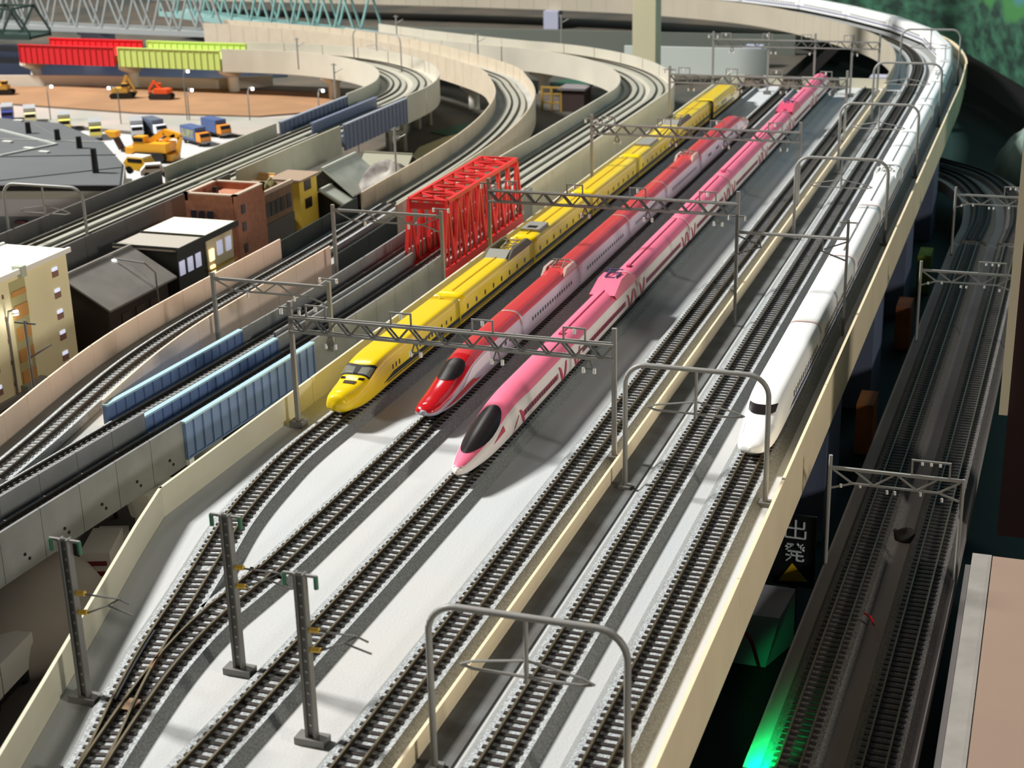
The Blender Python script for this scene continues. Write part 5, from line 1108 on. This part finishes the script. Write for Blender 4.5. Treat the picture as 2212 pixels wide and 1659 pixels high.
# green signal lamp standing at the near end of the lower line
r = empty('signal_lamp', (-.0950, .538, LZ), 0, 'green signal lamp at the near end of the lower line', 'signal')
MB().tube([(0, 0, 0), (0, 0, .010)], .0010, 8).build('post', black, r); MB().tube([(0, -.002, .011), (0, .002, .011)], .003, 12).build('lamp_head', black, r); MB().tube([(0, .002, .011), (0, .0026, .011)], .0022, 12).build('lens', mat('lens_green', (20, 255, 110), .3, emit=(.02, 1, .3), espow=20), r)
l = bpy.data.lights.new('signal_glow', 'SPOT'); l.energy = 1.1; l.color = (.0, 1, .22); l.spot_size = math.radians(46); l.spot_blend = .9; l.shadow_soft_size = .003; lo = bpy.data.objects.new('signal_glow', l); COL.objects.link(lo); lo.parent = r; lo.location = (0, .004, .011); lo.rotation_euler = (math.radians(65), 0, math.radians(-11))
# right edge: cream board and dark curtain post
er = empty('edge_board', (0, 0, 0), 0, 'cream board edging the layout beside the lower tracks', 'board')
MB().box(-.0085, .12, .38, .745, -.09, -.030).build('board_top', mat('board_peach', (150, 128, 112), .7, var=.04, scale=10), er); MB().box(-.0185, -.009, .38, .748, -.09, -.031).build('board_rim', mat('board_rim', (146, 142, 136), .8, var=.08, scale=80), er)
cu = empty('curtain_post', (0, 0, 0), 0, 'dark brown post with cream front edge at the layout side', 'post')
MB().box(-.0085, .08, .825, .845, -.055, .9).build('post_body', mat('curtain_brown', (40, 14, 12), .8), cu); MB().box(-.0132, -.0086, .822, .846, .018, .9).build('edge_trim', mat('trim_cream', (224, 214, 186), .7), cu)

# ------------------------------------------------------------------ lower left corner: dark gap behind the yard wall
blob('grey_dome', (*P(20, 1370, GZ)[:2], GZ), .052, .060, .036, mat('dome_grey', (150, 140, 136), .8, var=.1, scale=20), 'smooth grey hill cover below the grey viaduct', 'hill', 11, .05)
def near_truck(px, py, rz, label, m, text=False):
    if isinstance(px, tuple): x, y, _ = P(px[1], px[2], GZ); x += px[3]; y += px[4]
    else: x, y, _ = P(px, py, GZ)
    r = empty('delivery_truck', (x, y, GZ + .0012), rz, label, 'truck'); W = .008
    MB().box(-W, W, 0, .044, .003, .006).build('chassis', black, r); c = MB().box(-W, W, 0, .012, .005, .017).build('cab', m, r); MB().box(-W * .9, W * .9, -.0004, .0006, .011, .0155).build('windscreen', glass, c)
    b = MB().box(-W, W, .013, .044, .006, .022).build('cargo_box', m, r)
    if text:
        for z in (.0145, .0085): MB().box(-W * .75, W * .8, .0438, .0446, z, z + .0025).build('red_lettering_band', mat('lettering_maroon', (110, 30, 36), .6), b)
    for yy in (.006, .034):
        for s in (-1, 1): o = obj('wheel', wheel_me, r); o.location = (s * (W - .001), yy, .0026)
near_truck(('at', 215, 1278, -.015, .041), 0, math.pi + .35, 'white delivery truck with red bands behind the cream wall', mat('truck_white', (206, 200, 198), .5), True)
near_truck(-50, 1560, .15, 'white truck with dark windscreen in the dark corner', MATS['truck_white'])
plate('paper_sheet', [(40, 1560), (85, 1500), (95, 1540), (60, 1590)], GZ + .030, whitep, 'white paper scrap beside the cream wall', 'paper', .0008)
plate('corrugated_sheet', [(-40, 1190), (55, 1180), (40, 1215), (-40, 1275)], GZ + .026, mat('sheet_white', (214, 220, 228), .5), 'white corrugated sheet below the grey viaduct', 'sheet', .0012)
c_ = MB().tube([P(228, 1065, -.013), P(245, 1100, -.035), P(252, 1118, GZ)], .0012, 8); tag(c_.build('black_cable', black), 'black cable hanging below the grey viaduct', 'cable')

# ------------------------------------------------------------------ small extras
def arch_between(pa, pb, label, h=.052):
    d = np.array(pb[:2]) - np.array(pa[:2]); L = float(np.linalg.norm(d)); r = arch(0, L, label, h, .0009); r.location = (pa[0], pa[1], 0); r.rotation_euler = (0, 0, math.atan2(d[1], d[0]))
arch_between(P(766, 141), P(868, 158), 'tubular arch gantry on the bend of the cream double viaduct')
for x, t in ((-.3715, 'buffer stop mound behind the yellow train'), (-.322, 'buffer stop mound behind the red train track'), (-.2745, 'buffer stop mound behind the pink train')):
    r = empty('buffer_stop', (x, 1.972, 0), 0, t, 'buffer stop', 'buffer stops at the yard end')
    MB().add([(-.014, .0, 0), (.014, .0, 0), (.014, .028, 0), (-.014, .028, 0), (-.007, .018, .013), (.007, .018, .013), (.012, .028, .013), (-.012, .028, .013)], [(3, 2, 1, 0), (0, 1, 5, 4), (4, 5, 6, 7), (1, 2, 6, 5), (3, 0, 4, 7), (2, 3, 7, 6)]).build('mound', mat('mound_brown', (96, 86, 72), .9, var=.3, scale=400), r)
    MB().box(-.0085, .0085, .012, .0145, .009, .0115).build('stop_beam', mat('stop_beam_dark', (60, 50, 44), .7), r)
def trestle(a, b, h, label):
    r = empty('trestle_frame', (a[0], a[1], GZ), math.atan2(b[1] - a[1], b[0] - a[0]), label, 'trestle', 'grey trestle frames'); L = math.hypot(b[0] - a[0], b[1] - a[1]); m = mat('trestle_grey', (140, 138, 124), .7)
    for x in (0, L): MB().box(x - .003, x + .003, -.003, .003, 0, h).build('leg', m, r)
    for z in (h - .005, h * .5): MB().box(-.003, L + .003, -.0028, .0028, z, z + .005).build('beam', m, r)
trestle(P(842, 334, GZ), P(873, 326, GZ), .044, 'grey trestle frame beyond the mossy roofed house')
trestle(P(904, 278, GZ), P(928, 270, GZ), .042, 'grey trestle frame deeper under the cream curve')
plate('lit_ground', [(905, 318), (960, 296), (995, 288), (985, 304), (930, 330), (900, 352), (880, 350)], GZ + .0012, mat('ground_lit_yellow', (206, 196, 150), .9), 'lit patch of ground, painted pale yellow, beside the branch curve', 'ground')  # light falling on the ground, painted as a pale yellow plate
plate('green_ground', [(930, 285), (1020, 262), (1050, 240), (1035, 290), (1000, 300)], GZ + .0011, mat('ground_green', (40, 84, 66), .9), 'green ground patch inside the branch curve', 'ground')
plate('green_ground', [(1190, 178), (1260, 165), (1320, 160), (1330, 172), (1250, 190), (1200, 188)], GZ + .0011, MATS['ground_green'], 'green ground patch inside the slab viaduct curve', 'ground')
x, y, _ = P(1235, 242, GZ); r = empty('small_shed', (x, y, GZ), 0, 'dark brown shed with grey roof under the slab curve', 'shed')
MB().box(-.018, .018, 0, .035, 0, .030).build('wall', mat('shed_brown', (62, 46, 42), .8), r); MB().box(-.020, .020, -.002, .037, .030, .033).build('roof', mat('shed_roof', (120, 116, 120), .7), r)
x, y, _ = P(1192, 240, GZ); r = empty('scaffold', (x, y, GZ), 0, 'ochre scaffold frame beside the brown shed', 'scaffold'); m = mat('scaffold_ochre', (176, 140, 62), .6)
for dx in (-.014, 0, .014): MB().box(dx - .0014, dx + .0014, -.0014, .0014, 0, .034).build('upright', m, r)
for z in (.012, .024, .033): MB().box(-.0154, .0154, -.0012, .0012, z - .0012, z + .0012).build('rail_bar', m, r)
x, y, _ = P(1340, 345, GZ); r = empty('paint_bottle', (x, y, GZ), 0, 'white bottle with green cap behind the yard wall', 'bottle')
MB().tube([(0, 0, 0), (0, 0, .026), (0, 0, .030)], .0085, 16).build('bottle', whitep, r, smooth=False); MB().tube([(0, 0, .030), (0, 0, .040)], .0065, 16).build('cap', mat('cap_green', (70, 150, 110), .5), r)
